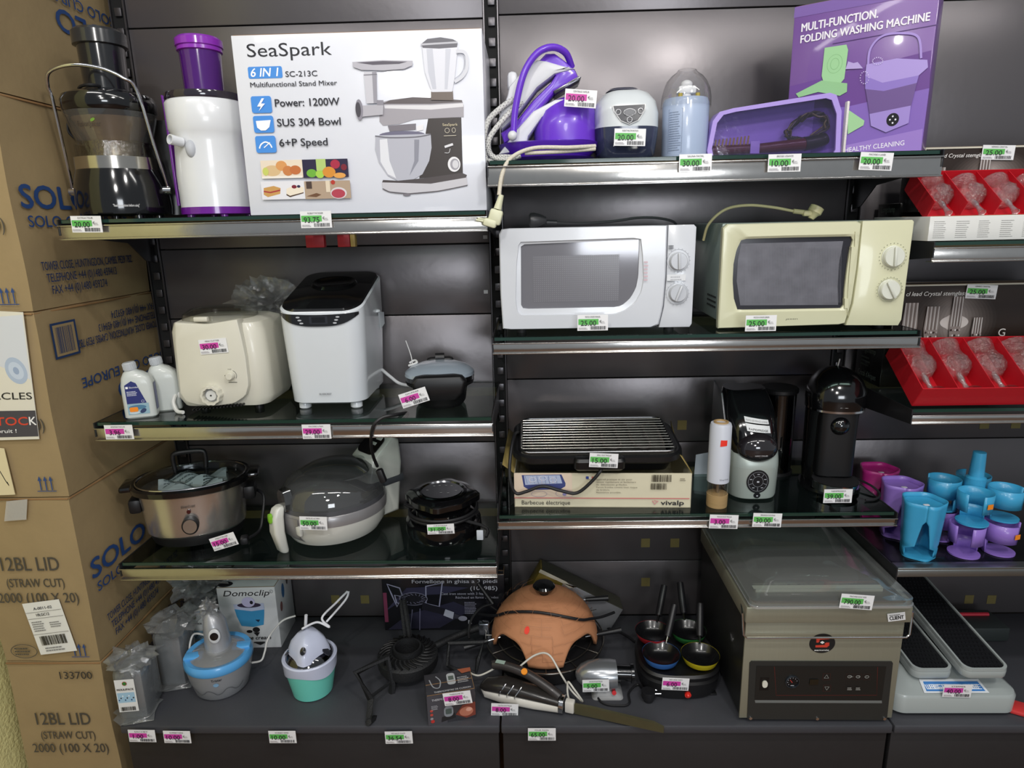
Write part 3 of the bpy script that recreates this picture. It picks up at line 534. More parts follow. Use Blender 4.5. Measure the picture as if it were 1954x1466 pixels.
for k, pts in enumerate((((-.06, -.05, .15), (-.1, -.07, .125), (-.135, -.085, .09), (-.145, -.09, .04), (-.138, -.085, .006), (-.11, -.09, .012), (-.08, -.1, .01)), ((-.05, -.05, .14), (-.09, -.075, .105), (-.13, -.095, .055), (-.13, -.09, .02), (-.1, -.1, .006), (-.06, -.1, .014)))):
    g = G(HOSE); g.tube(pts, .0065 if k == 0 else .006, 12, sm=8)
    DOT = M('#3a3a40', .7); P_ = catmull(pts, 8)
    for i in range(1, len(P_)-1):
        d = (P_[i+1]-P_[i-1]).normalized(); u = d.orthogonal().normalized()
        for q in range(6):
            a = q*PI/3+i*.5; w_ = u*math.cos(a)+d.cross(u)*math.sin(a); g.box((0, 0, 0), (.0016, .0016, .0012), mat=DOT, X=Matrix.Translation(P_[i]+w_*.0063))
    g.build('steam_hose', t)
g = G(M('#cfc8b8', .7, var=.3, vs=300)); g.tube([(.11, -.1, .03), (.05, -.125, .026), (-.03, -.13, .026), (-.08, -.145, .005), (-.1, -.16, -.03), (-.108, -.165, -.075)], .0046, 10); 
g.tube([(.11, -.1, .024), (.03, -.12, .018), (-.05, -.125, .016)], .0046, 10); cc = g.build('mains_cord', t)
PLUG = M('#d3d3b4', .4); g = G(PLUG); X = T(-.112, -.165, -.105, ry=.3); g.cyl((0, 0, .032), (0, 0, .0), .0055, .009, X=X); g.box((0, 0, -.018), (.03, .022, .034), .006, X=X); g.box((-.008, 0, -.034), (.03, .026, .018), .005, X=X)
g.cyl((-.02, -.004, -.034), (-.04, -.004, -.036), .0022, X=X); g.cyl((-.02, .006, -.03), (-.038, .006, -.032), .0022, X=X); g.build('plug', cc)
price('20.00', 'p', 1108, 188, -.345, 'pink 20.00 price tag stuck on the purple steam generator', 'CENTRALE VAPEUR', -5)
# ---- navy and white multi cooker
t = thing('rice_cooker', 'small rounded cooker, white above and navy below, with dark control panel', 'cooker', (.325, -.235, zT)); t.scale = (1.03, 1, 1.06)
NAV = M('#33384f', .15, coat=.5); NAV.name = 'navy_gloss'
def half(z): return None
g = G(NAV); g.rings([(.004, .06, .065, 0, 0), (.014, .068, .075, 0, 0), (.05, .073, .08, 0, 0), (.07, .0745, .082, 0, 0)], e=3.2, n=52); g.build('lower_body', t)
g = G(M('#d3d8da', .25, coat=.4, var=.02)); g.rings([(.07, .0745, .082, 0, 0), (.10, .0745, .082, 0, 0), (.125, .068, .076, 0, 0), (.143, .052, .06, 0, 0), (.152, .03, .04, 0, 0), (.154, .01, .01, 0, 0)], e=3.0, n=52); g.build('upper_body', t)
g = G(NAV); g.rings([(.149, .04, .04, -.005, -.01), (.155, .032, .03, -.005, -.01), (.157, .01, .01, -.005, -.01)], e=2.4, n=36); g.build('lid_inlay', t)
for s_ in (-1, 1): g = G(MBLK); g.box((s_*.05, -.05, .003), (.02, .02, .007), .002); g.build('foot', t)
def Fc(u, v, n): # wraps on the front of the rounded body
    return Vector((u, -(.082+n)*(1-abs(u/.078)**3.0)**(1/3.0)-(0 if v < .1 else -(v-.1)*.22), v))
I = Ink(Fc, rough=.25, base=.0045); pts = [(-.038, .112), (.036, .114), (.034, .1), (.02, .08), (.0, .072), (-.02, .08), (-.035, .1)]; I.poly(pts, '#d6d6d6'); I.poly([(a*.93, .093+(b-.093)*.93) for a, b in pts], '#3b3c42'); I.ring(0, .097, .013, .007, .0012, '#c9c9cc'); I.rect(-.011, .0915, .011, .1025, '#77787c')
for c_ in ((-.025, .098), (.024, .099), (0, .082)): I.ring(c_[0], c_[1], .0055, .0055, .0012, '#d4d4d8')
I.build('control_panel', t)
price('20.00', 'g', 1202, 262, -.336, 'green 20.00 price tag stuck on the navy and white cooker', 'ROBOT MULTIFONCTION', -2)
# ---- facial sauna
t = thing('facial_sauna', 'pale blue cylindrical appliance with a clear domed lid', 'facial sauna', (.467, -.25, zT))
g = G(M('#a9b8d2', .3, coat=.3, var=.02)); g.lathe([(.052, .008), (.053, .012), (.054, .128), (.05, .138), (0, .14)], 56); g.build('body', t)
g = G(M('#b9b6ae', .4)); g.lathe([(.049, 0), (.052, .001), (.052, .008)], 56); g.build('base_ring', t)
g = G(M('#e6e6e8', .3)); g.box((0, 0, .158), (.042, .03, .018), .005); g.cyl((0, 0, .138), (0, 0, .152), .012); g.ball((0, 0, .171), .014, sz=.7); g.build('nozzle', t)
for s_ in (-1, 1): g = G(M('#b5a13a', .4)); g.cyl((s_*.02, -.03, .139), (s_*.02, -.03, .147), .005); g.build('valve', t)
g = G(thin('#ffffff', .06, .95, .04)); g.lathe([(.058, .12), (.0575, .142), (.054, .16), (.047, .176), (.037, .188), (.024, .197), (.022, .201), (.018, .203)], 48, cap=(0, 0)); g.build('clear_dome', t)
I = Ink(cylf(0, 0, lambda v: .0535), base=.001); I.lines(-.05, .02, -.02, .108, 17, '#8794ab', fill=.35); I.line([(-.052, .016), (-.018, .016), (-.018, .112), (-.052, .112)], .0008, '#8794ab', True); I.build('small_print', t)
# ---- lilac pouch with hair brush and cable
LIL = M('#a78fd8', .45, bump=.1, bs=80, var=.03); x0p, x1p = .515, .83
t = thing('toiletry_pouch', 'lilac zipped pouch with clear window', 'pouch', (.67, -.27, zT))
out = [(-.15, .0), (.15, .0), (.155, .01), (.15, .1), (.135, .135), (.12, .14), (-.1, .112), (-.13, .105), (-.145, .085), (-.155, .02)]
g = G(LIL); g.vprism(out, .045, .05, .002); g.build('back_wall', t)
g = G(LIL); o2 = [(a*.93, .004+(b-.06)*.87+.06-.005) for a, b in out]
rings_ = [[(a, -.0, b) for a, b in out], [(a, -.008, b) for a, b in out], [(a, -.008, b) for a, b in o2], [(a, -.0, b) for a, b in o2]]
g.loft(rings_, (0, 0)); g.loft([[(a, y_, b) for a, b in out] for y_ in (0, .047)], (0, 0)); g.build('piped_frame', t)
g = G(thin('#f3ecff', .05, .9, .1, bump=.12, bs=25, name='wrinkled')); g.vprism(o2, -.0045, -.0035); g.build('clear_window', t)
g = G(M('#d9d4cf', .6, var=.2, vs=300)); g.box((.166, .02, .062), (.006, .05, .12), .002); g.build('zip', t)
th = t; t = thing('hot_brush', 'dark red hot air brush inside the lilac pouch', 'hair brush', (.67, -.262, zT+.004))
DR = M('#5a1626', .2, coat=.4); g = G(DR); g.tube([(-.138, .008, .018), (-.05, .008, .02), (.0, .008, .022), (.08, .008, .028)], lambda a: .0115+.006*max(0, a-.5), 14, sm=4); g.build('barrel', t)
g = G(M('#1c1a20', .3)); g.tube([(.08, .008, .028), (.115, .008, .034), (.13, .01, .04)], lambda a: .0165-.003*a, 14); g.build('end_grip', t)
g = G(M('#b09a52', .4)); 
for i in range(10): g.cyl((-.132+i*.0085, .005, .026), (-.13+i*.0085, .004, .042+.0008*i), .0025, .0018, n=8)
g.build('bristles', t)
g = G(ink('#b7a3dc')); g.box((-.04, -.004, .022), (.022, .003, .028), .001); g.build('band', t)
t = thing('coiled_cable', 'dark coiled cable inside the lilac pouch', 'cable', (.755, -.255, zT+.075))
rd = random.Random(4); g = G(M('#3a3528', .4))
for k in range(7):
    ph = rd.random()*6; pts = []
    for i in range(16):
        a = 2*PI*i/16; pts.append((.045*math.cos(a)*(1+.15*math.sin(3*a+ph))+rd.uniform(-.003, .003), rd.uniform(-.006, .014), .026*math.sin(a)+.028*math.cos(a)*.4+rd.uniform(-.006, .006)-.006))
    g.tube(pts, .0022, 6, closed=True, sm=3, mat=(M('#3a3528', .4), M('#1f1e1c', .4), M('#6b6430', .4))[k % 3])
g.build('coil', t)
# ---- folding washing machine carton
t = carton_box('washing_machine_box', 'purple retail carton printed with a folding washing machine', .292, .10, .345, (.728, -.19, zT), rz=-.6, mat='#76509a')
X = front(0, 0, 0); I = Ink(X, rough=.3)
def p(a, b):  # from crop pixels to the face: bilinear in the quad
    tl, tr, br, bl = (535, 115), (1440, -5), (1353, 905), (505, 920)
    s = (a-tl[0])/(tr[0]-tl[0]); r_ = .5
    for _ in range(8):
        L_ = (tl[0]+(bl[0]-tl[0])*r_, tl[1]+(bl[1]-tl[1])*r_); R_ = (tr[0]+(br[0]-tr[0])*r_, tr[1]+(br[1]-tr[1])*r_); s = (a-L_[0])/(R_[0]-L_[0])
        yt = tl[1]+(tr[1]-tl[1])*s; yb = bl[1]+(br[1]-bl[1])*s; r_ = (b-yt)/(yb-yt)
    return (s*.292, (1-r_)*.345)
I.poly(Q(p, (535, 115), (1440, -5), (1432, 60), (530, 170)), '#7a5ca6'); I.poly(Q(p, (520, 640), (900, 600), (1390, 560), (1353, 905), (505, 920)), '#8466b8'); I.poly(Q(p, (525, 520), (1395, 360), (1390, 560), (900, 640), (520, 640)), '#6b4590')
I.line(Q(p, (800, 305), (1425, 228)), .0016, '#4c2f6c')
def seg(s, a, b, a2, b2, h, c, **k):
    u, v = p(a, b); u2, v2 = p(a2, b2); I.text(s, u, v, h, c, w=math.hypot(u2-u, v2-v), rot=math.atan2(v2-v, u2-u), **k)
seg('MULTI-FUNCTION.', 588, 240, 1078, 178, .0175, '#f2eef6', bold=.03); seg('FOLDING WASHING MACHINE', 585, 298, 1380, 205, .0165, '#f2eef6', bold=.03)
I.poly(Q(p, (700, 880), (1360, 780), (1353, 905), (505, 920)), '#9a7cc8')
seg('HEALTHY CLEANING', 905, 890, 1258, 865, .0105, '#efeaf6', bold=.01)
I.poly(Q(p, (750, 325), (890, 312), (902, 340), (885, 490), (860, 515), (750, 500), (738, 470)), '#9fd09a'); I.ring(*p(820, 410), .016, .02, .001, '#86ba82'); I.ring(*p(820, 410), .009, .012, .001, '#86ba82')
I.poly(Q(p, (570, 560), (740, 495), (905, 515), (905, 560), (860, 580), (720, 555), (590, 580)), '#93c48e'); I.poly(Q(p, (915, 655), (1020, 720), (1015, 745), (920, 790)), '#a3cf9c')
I.poly(Q(p, (890, 440), (905, 400), (940, 410), (965, 405), (1000, 440)), '#b7a4da'); I.line(Q(p, (1030, 440), (1040, 340), (1110, 275), (1230, 265), (1320, 290), (1340, 400)), .0045, '#a78fd4', sm=6)
I.poly(Q(p, (1020, 420), (1200, 395), (1375, 410), (1380, 450), (1330, 490), (1120, 520), (1015, 480)), '#ad98da'); I.poly(Q(p, (1015, 480), (1120, 520), (1330, 490), (1320, 530), (1130, 565), (1018, 550)), '#8f78c6'); I.poly(Q(p, (1020, 550), (1130, 565), (1320, 530), (1290, 660), (1050, 685)), '#6f5690'); I.poly(Q(p, (1050, 685), (1290, 650), (1280, 745), (1150, 790), (1060, 750)), '#a08ad0')
I.ell(*p(1188, 722), .0125, .014, '#15141a'); 
for dx, dy in ((0, -18), (0, 18), (-16, 0), (16, 0)): I.ell(*p(1188+dx, 722+dy), .0018, .002, '#e6e6ee')
for k in range(14): a = k/14*2*PI; I.ell(*p(1012+26*math.cos(a), 490+32*math.sin(a)), .001, .001, '#d8cef0'); I.ell(*p(1088+30*math.cos(a), 405+18*math.sin(a)), .001, .001, '#d8cef0')
I.build('front_printing', t)
# ============================================================ microwaves
zU = ZS['U']
def dial(g, X, r, mat, rim):
    g.lathe([(r*1.0, 0), (r, .004), (r*.93, .006), (r*.93, .003)], 36, cap=(0, 1), mat=mat, X=X)
def knob(parent, u, v, y, r, ang, m1, m2, name='dial', label=None):
    k = G(m1); X = T(u, y, v, rx=PI/2); k.lathe([(r*1.06, 0), (r*1.04, .0015), (r, .002), (r*.97, .010), (r*.9, .012), (0, .012)], 40, X=X)
    o = k.build(name, parent); b = G(m2); b.box((0, 0, .014), (r*.3, r*1.9, .008), .003, X=X @ Matrix.Rotation(ang, 4, 'Z')); b.build('grip', o)
    return o
def microwave(name, label, x, yf, W, H, D, body, side, y1, rz, win, ctrlx, lx, loc):
    pass
t = thing('microwave', 'white microwave with two grey dials and a reflective window', 'microwave', (.2505, -.355, zU), rz=-.01)
W_, H_, D_ = .456, .250, .33; MW = M('#cdd0d6', .22, coat=.35, var=.015)
g = G(M('#b5b8bd', .3, coat=.3, var=.02)); g.box((0, D_/2+.02, H_/2+.008), (W_-.012, D_-.02, H_-.02), .008); g.build('casing', t)
for s_ in (-1, 1): g = G(M('#2a2a2c', .6)); g.cyl((s_*.18, .04, 0), (s_*.18, .04, .01), .012); g.build('foot', t)
p = PX(-.355, .2505, zU, 920, 370, 4.441)
dx0, dx1 = -W_/2, .1615
# door with a window opening shaped like the photograph's
def face_with_hole(g, outer, inner, y0, y1, mat=None):
    "both outlines must have the same number of points"
    n = len(outer); a = [(u, y0, v) for u, v in outer]; b = [(u, y0, v) for u, v in inner]
    g.loft([[(u, y1, v) for u, v in outer], [(u, y0+.004, v) for u, v in outer], [(u*.995, y0, v*.995+.0006) for u, v in outer], b, [(u, y0+.006, v) for u, v in inner]], (0, 0), mat=mat)
def resample(pts, n):
    P = [Vector((a, b, 0)) for a, b in pts]; k = len(P); L = [0]
    for i in range(k): L.append(L[-1]+(P[(i+1) % k]-P[i]).length)
    out = []
    for j in range(n):
        d = L[-1]*j/n; i = max(q for q in range(k) if L[q] <= d+1e-9); f = (d-L[i])/max(1e-9, L[i+1]-L[i]); c = P[i].lerp(P[(i+1) % k], f); out.append((c.x, c.y))
    return out
def ray_out(pts, c, n):
    "resample an outline by angle around c"
    P = [(a-c[0], b-c[1]) for a, b in pts]; out = []; k = len(P)
    for j in range(n):
        a = 2*PI*j/n; dx, dy = math.cos(a), math.sin(a); best = None
        for i in range(k):
            x1, y1 = P[i]; x2, y2 = P[(i+1) % k]; ex, ey = x2-x1, y2-y1; den = dx*ey-dy*ex
            if abs(den) < 1e-12: continue
            tt = (x1*ey-y1*ex)/den; uu = (x1*dy-y1*dx)/den
            if tt > 0 and -1e-9 <= uu <= 1+1e-9 and (best is None or tt > best): best = tt
        out.append((c[0]+dx*best, c[1]+dy*best))
    return out
win = [p(*q) for q in ((328, 430), (1335, 388), (1332, 500), (1325, 700), (1305, 800), (1262, 880), (1205, 935), (1150, 962), (350, 978), (330, 950))]
fr = [p(*q) for q in ((310, 408), (1345, 370), (1360, 500), (1372, 720), (1350, 830), (1300, 920), (1220, 985), (1120, 1022), (330, 1030), (295, 1000), (282, 900), (290, 600))]
outer = [(dx0+.004, .012), (dx1-.014, .012), (dx1-.004, .06), (dx1, .13), (dx1, H_), (dx0+.008, H_), (dx0, H_-.008), (dx0, .1)]
cc = (-.06, .14); N_ = 96; O = ray_out(outer, cc, N_); Fr = ray_out(fr, cc, N_); Wn = ray_out(win, cc, N_)
g = G(MW); g.loft([[(u, .02, v) for u, v in O], [(u, .003, v) for u, v in O], [(cc[0]+(u-cc[0])*.985, 0, cc[1]+(v-cc[1])*.985) for u, v in O], [(u, -.001, v) for u, v in Fr], [(cc[0]+(u-cc[0])*.99, .003, cc[1]+(v-cc[1])*.99) for u, v in Fr], [(u, .004, v) for u, v in Wn], [(u, .010, v) for u, v in Wn]], (1, 0)); dr = g.build('door', t)
g = G(M('#77767c', .09, .2, coat=.6, var=.0)); g._add([(u, .008, v) for u, v in Wn], [tuple(range(N_))]); wd = g.build('window', dr)
I = Ink(front(0, .008, 0), rough=.2, base=.0002)
a_, b_ = p(430, 530), p(1160, 910); I.rect(a_[0], b_[1], b_[0], a_[1], '#6b6a70')
vs = []; fs = []
for i in range(42):
    for j in range(22):
        u = a_[0]+(b_[0]-a_[0])*(i+.5)/42; v = b_[1]+(a_[1]-b_[1])*(j+.5)/22; b = len(vs); r_ = .0011; vs += [(u-r_, v), (u, v-r_), (u+r_, v), (u, v+r_)]; fs.append((b, b+1, b+2, b+3))
I._p(vs, fs, '#86858b'); I.build('mesh_screen', wd)
g = G(MW); g.vprism([(dx1+.002, H_), (W_/2-.006, H_), (W_/2, H_-.006), (W_/2-.001, .02), (W_/2-.006, .012), (dx1-.012, .012), (dx1-.002, .06), (dx1+.002, .13)], .0, .03, .002); cp = g.build('control_panel', t)
DG_ = M('#b9bcc2', .25, coat=.3, var=.01)
for (a, b), an in (((1660, 570), .05), ((1655, 840), -.35)):
    u, v = p(a, b); knob(cp, u, v, -.0005, .0205, an, DG_, M('#c6c9ce', .25))
I = Ink(front(0, 0, 0), rough=.3)
for a, b in ((1660, 565), (1650, 845)):
    u, v = p(a, b); I.ring(u, v, .0255, .0255, .0007, '#8e9096')
    for k in range(20): q = k/20*2*PI; I.line([(u+.0262*math.cos(q), v+.0262*math.sin(q)), (u+.0285*math.cos(q), v+.0285*math.sin(q))], .0008, '#8e9096')
for b in (442, 458): I.ell(*p(1595, b), .0065, .0017, '#55565a')
I.rr(*p(1560, 735), *p(1720, 680), .001, '#d5d7da'); I.lines(*p(1590, 735), *p(1700, 690), 2, '#a7a9ae'); I.lines(*p(1365, 740), *p(1410, 560), 6, '#c9a8b0'); I.build('dial_print', cp)
g = G(M('#39393c', .4, var=.2)); 
P_ = [(-.14, .10, .262), (-.12, .10, .262), (-.06, .1, .258), (.0, .11, .258), (.06, .12, .262), (.11, .13, .268), (.16, .14, .267), (.205, .16, .258), (.225, .2, .245)]
g.tube(P_, .0032, 8); g.tube([(-.115, .10, .262), (-.09, .10, .2605)], .006, 10, straight=True); o = g.build('mains_cord', t)
g = G(M('#3b3b3d', .35, var=.2, vs=90)); g.lathe([(.012, 0), (.017, .004), (.018, .012), (.013, .03), (.007, .042)], 28, X=T(-.158, .09, .268, ry=PI/2+.0, rz=0)); g.build('plug', o)
# cream microwave
t = thing('microwave', 'yellowed cream microwave with pale dials and dark window', 'microwave', (.760, -.345, zU), rz=-.03)
W_, H_, D_ = .43, .250, .33; CRM = M('#cfceae', .3, coat=.25, var=.02)
g = G(M('#93a29c', .35, .2, var=.04)); g.box((0, D_/2+.018, H_/2+.010), (W_-.006, D_-.012, H_-.018), .005); cs = g.build('casing', t)
g = G(M('#202422', .6))
for i in range(5):
    for j in range(3): g.box((-W_/2+.0025, .05+i*.018, .05+j*.012), (.003, .011, .004), X=T(0, 0, .004*(4-i)*0))
g.build('vent_slots', cs)
for s_ in (-1, 1): g = G(M('#2a2a2c', .6)); g.cyl((s_*.18, .04, 0), (s_*.18, .04, .01), .012); g.build('foot', t)
q_ = PX(-.345, .760, zU, 1300, 370, 2.988); p = lambda a, b: (lambda r: (r[0]*1.0, r[1]))(q_(a, b))
dx0, dx1 = -W_/2, .098
outer = [(dx0, .004), (.083, .010), (dx1-.004, .06), (dx1, .14), (dx1, H_), (dx0+.004, H_-.001), (dx0, H_-.006)]
win = [p(*q) for q in ((350, 258), (600, 250), (985, 242), (960, 330), (945, 430), (932, 540), (925, 652), (560, 660), (325, 664), (305, 600), (298, 500), (303, 400), (320, 320))]
cc = (-.05, .13); O = ray_out(outer, cc, N_); Wn = ray_out(win, cc, N_); Fr = [(cc[0]+(u-cc[0])*1.06, cc[1]+(v-cc[1])*1.06) for u, v in Wn]
g = G(CRM); g.loft([[(u, .02, v) for u, v in O], [(u, .003, v) for u, v in O], [(cc[0]+(u-cc[0])*.985, 0, cc[1]+(v-cc[1])*.985) for u, v in O], [(u, -.002, v) for u, v in Fr], [(u, .002, v) for u, v in Wn], [(u, .010, v) for u, v in Wn]], (1, 0)); dr = g.build('door', t)
g = G(M('#26252c', .18, coat=.3, var=.0)); g._add([(u, .008, v) for u, v in Wn], [tuple(range(N_))]); wd = g.build('window', dr)
SCRATCH = M('#62626a', .45, var=.5, vs=28); I = Ink(front(0, .008, 0), base=.0002); s4 = [p(*q) for q in ((350, 285), (930, 270), (905, 400), (898, 530), (900, 635), (345, 640), (325, 500), (332, 380))]; I.poly(s4, SCRATCH)
for i in range(60):
    a = 380+i*9; I.line([p(a, 300), p(a-6, 620)], .00045, '#7b7b84')
I.build('mesh_screen', wd)
g = G(CRM); g.vprism([p(985, 215), p(1000, 300), p(958, 470), p(945, 600), p(945, 700), p(940, 650), p(925, 652), p(926, 596), p(942, 596), p(950, 470), p(965, 302), p(982, 302)], -.004, .01); g.build('handle', dr)
g = G(CRM); g.vprism([(dx1+.002, H_), (W_/2-.004, H_), (W_/2, H_-.004), (W_/2-.002, .02), (W_/2-.008, .006), (.086, .008), (dx1-.001, .06), (dx1+.002, .14)], .0, .03, .002); cp = g.build('control_panel', t)
I = Ink(front(0, 0, 0), rough=.4); T1 = M('#d6d8cc', .25, var=.01)
for (a, b), an, r_ in (((1198, 357), .05, .0255), ((1175, 545), .5, .0245)):
    u, v = p(a, b); knob(cp, u, v, -.0005, r_*.93, an, T1, M('#cfd1c6', .3))
    for k in range(24):
        q = k/24*2*PI
        if b > 500 and -2.6 < math.atan2(math.sin(q), math.cos(q)) < -.5: continue
        I.rect(u+(r_+.005)*math.cos(q)-.0009, v+(r_+.005)*math.sin(q)-.0009, u+(r_+.005)*math.cos(q)+.0009, v+(r_+.005)*math.sin(q)+.0009, '#7c7f6a')
I.ring(*p(1175, 545), .0275, .0275, .0006, '#7c7f6a'); I.build('dial_print', cp)
I = Ink(front()); u, v = p(595, 718); I.text('JEken', u, v, .0045, '#2b2b24', w=.028, bold=.02); I.build('brand_print', dr)
g = G(M('#c3bb8c', .45)); g.tube([(-.232, .12, .21), (-.225, .1, .25), (-.19, .09, .283), (-.14, .08, .292), (-.08, .08, .286), (-.03, .08, .276), (.0, .08, .272)], .0034, 8); g.tube([(-.03, .08, .276), (.005, .08, .271)], .0058, 10, straight=True); o = g.build('mains_cord', t)
g = G(M('#c9c294', .4)); g.lathe([(.007, -.012), (.012, 0), (.0165, .004), (.0165, .018), (.012, .02)], 26, X=T(.018, .08, .268, ry=PI/2*.3)); g.box((.005, .08, .270), (.026, .018, .014), .005)
g.build('plug', o)
# ============================================================ lower middle shelf
zV = ZS['V']
# ---- electric barbecue on its open carton
CB = M('#d4cdb2', .6, var=.04); t = thing('barbecue_box', 'low cream carton printed Barbecue électrique, open at the top under the grill', 'box', (.045, -.335, zV), rz=-.035)
W_, D_, H_ = .452, .28, .094
g = G(CB)
for a in ((W_/2, .001, H_/2, W_, .002, H_), (W_/2, D_-.001, H_/2, W_, .002, H_), (.001, D_/2, H_/2, .002, D_, H_), (W_-.001, D_/2, H_/2, .002, D_, H_), (W_/2, D_/2, .001, W_, D_, .002)): g.box(a[:3], a[3:])
g.build('carton', t)
g = G(M('#8d7a44', .7)); g._add([(0, .001, H_), (0, D_, H_), (-.03, D_, H_+.03), (-.03, .01, H_+.02)], [(0, 1, 2, 3)]); g.build('side_flap', t, solid=.002); g = G(M('#8d7a44', .7)); g._add([(W_, .001, H_), (W_, D_, H_), (W_-.01, D_-.02, H_+.06), (W_-.03, .03, H_+.045)], [(3, 2, 1, 0)]); g.build('side_flap', t, solid=.002)
def p(a, b):
    tl, tr, br, bl = (218, 695), (1765, 715), (1760, 1070), (205, 1030); s = .5; r_ = .5
    for _ in range(8):
        L_ = (tl[0]+(bl[0]-tl[0])*r_, tl[1]+(bl[1]-tl[1])*r_); R_ = (tr[0]+(br[0]-tr[0])*r_, tr[1]+(br[1]-tr[1])*r_); s = (a-L_[0])/(R_[0]-L_[0]); yt = tl[1]+(tr[1]-tl[1])*s; yb = bl[1]+(br[1]-bl[1])*s; r_ = (b-yt)/(yb-yt)
    return (s*W_, (1-r_)*H_)
I = Ink(front()); I.rect(0, .026, W_*.33, H_, '#dcc9b4'); I.poly(Q(p, (285, 715), (635, 712), (668, 800), (665, 830), (620, 860), (345, 862), (298, 830)), '#39437a'); I.poly(Q(p, (305, 720), (620, 718), (640, 800), (312, 812)), '#a9b4ce')
for k in range(9): I.line(Q(p, (315+k*34, 725), (330+k*33, 800)), .001, ('#5d6894', '#c8b8c0', '#7a83a8')[k % 3]); 
for a, b in ((380, 760), (470, 745), (560, 765)): I.ring(*p(a, b), .009, .006, .001, '#e6e2e8')
I.ring(*p(430, 900), .02, .008, .0008, '#9a90a8'); I.ring(*p(660, 900), .024, .010, .0008, '#9a90a8'); I.ell(*p(655, 908), .005, .004, '#8d88b8')
I.line([(0, .0265), (W_*.99, .0265)], .0022, '#cf6f70'); I.text('Barbecue électrique', *p(272, 1002), .0115, '#3c3a38', w=.125); I.text('vivalp', *p(1498, 1030), .0125, '#26242a', w=.058, bold=.03)
I.line(Q(p, (1425, 985), (1445, 1020), (1475, 990), (1440, 985)), .003, '#cf8d8d'); I.rect(*p(848, 755), *p(872, 730), '#2f4390'); I.rect(*p(872, 758), *p(918, 732), '#e3ddd4'); I.rect(*p(896, 758), *p(918, 732), '#c77766')
for k, s in enumerate(('appareil pratique et sûr pour', 'réussir rapidement et facilement', 'de délicieuses grillades.', 'Parois froides contre tout risque', 'de brûlure.', 'Résistance amovible.')): I.text(s, *p(935, 768+k*26), .0042, '#77705f', w=.0034*len(s)*.93)
I.bars(*p(1415, 790), *p(1590, 722), '#3c3526', 22); I.bars(*p(1410, 868), *p(1555, 808), '#3c3526', 20, seed=9); I.lines(*p(1660, 785), *p(1715, 755), 2, '#77705f'); I.build('printing', t)
t = thing('electric_grill', 'black tabletop electric barbecue with chrome grid, on its carton', 'grill', (.262, -.218, zV+.093), rx=.10); t.scale = (1.03, 1.1, 1)
g = G(M('#131315', .35)); g.loft([[(x, y, z_) for x, y in rrect(w_, d_, r_, 8)] for z_, w_, d_, r_ in ((.0, .36, .15, .02), (.03, .39, .17, .03), (.032, .415, .20, .05), (.045, .43, .235, .06), (.058, .425, .235, .06), (.062, .41, .22, .05), (.058, .37, .2, .03), (.04, .36, .19, .03))]); g.build('grill_body', t)
g = G(M('#77787a', .3, 1)); R0 = rrect(.385, .205, .025, 6); P3 = [(x, y, .068) for x, y in R0]; g.tube(P3, .0035, 8, closed=True, straight=True); g.build('grid_frame', t)
g = G(M('#c9c5ba', .18, 1)); 
for i in range(12): y_ = -.085+i*.0155; g.cyl((-.188, y_, .071), (.188, y_, .071), .0014, n=8)
g.build('grid_bar', t)
g = G(M('#3a3230', .5)); pts = []
for k in range(5):
    x = -.15+k*.075; pts += [(x-.015, -.06, .062), (x-.015, .06, .062), (x+.018, .065, .062), (x+.02, -.055, .062)]
g.tube(pts, .0035, 8, sm=5); g.build('heating_element', t)
g = G(M('#3a3936', .6, .3)); g.box((0, 0, .047), (.35, .18, .006)); g.build('drip_tray', t)
g = G(M('#0f0f11', .4)); g.loft([[(x, y-.118, z_) for x, y in rrect(w_, d_, .012, 5)] for z_, w_, d_ in ((.026, .11, .01), (.035, .125, .03), (.055, .125, .034), (.062, .118, .024))]); g.build('control_box', t)
I = Ink(front(0, -.1365, 0)); I.text('vivalp', 0, .0455, .0052, '#e2e2e2', w=.026, al='c', bold=.03); I.build('brand_print', t)
IM = (Matrix.Translation((.262, -.218, zV+.093)) @ Matrix.Rotation(.10, 4, 'X') @ Matrix.Diagonal((1.03, 1.1, 1, 1))).inverted()
g = G(CORD); g.tube([(-.195, .06, .045)]+[IM @ at(a, b, y_) for a, b, y_ in ((982, 830, -.27), (974, 870, -.33), (973, 915, -.352), (984, 941, -.354), (1005, 938, -.356), (1035, 928, -.358), (1068, 936, -.361), (1100, 941, -.364), (1128, 920, -.366), (1148, 895, -.362), (1155, 870, -.33))], .0042, 10); g.build('mains_cord', t)
price('15.00', 'g', 1152, 879, -.378, 'green 15.00 price tag hanging on the front of the black electric grill', 'GRILL ELECTRIQUE', -3)
sheet('paper_sheet', ((1328, 868), (1362, 862), (1352, 940), (1322, 936)), -.12, 'pale sheet of paper standing between the barbecue carton and the chiller', 'paper', lambda I: I.lines(.6, .1, .95, .4, 5, '#9aa4ac'), '#a9b4bd')
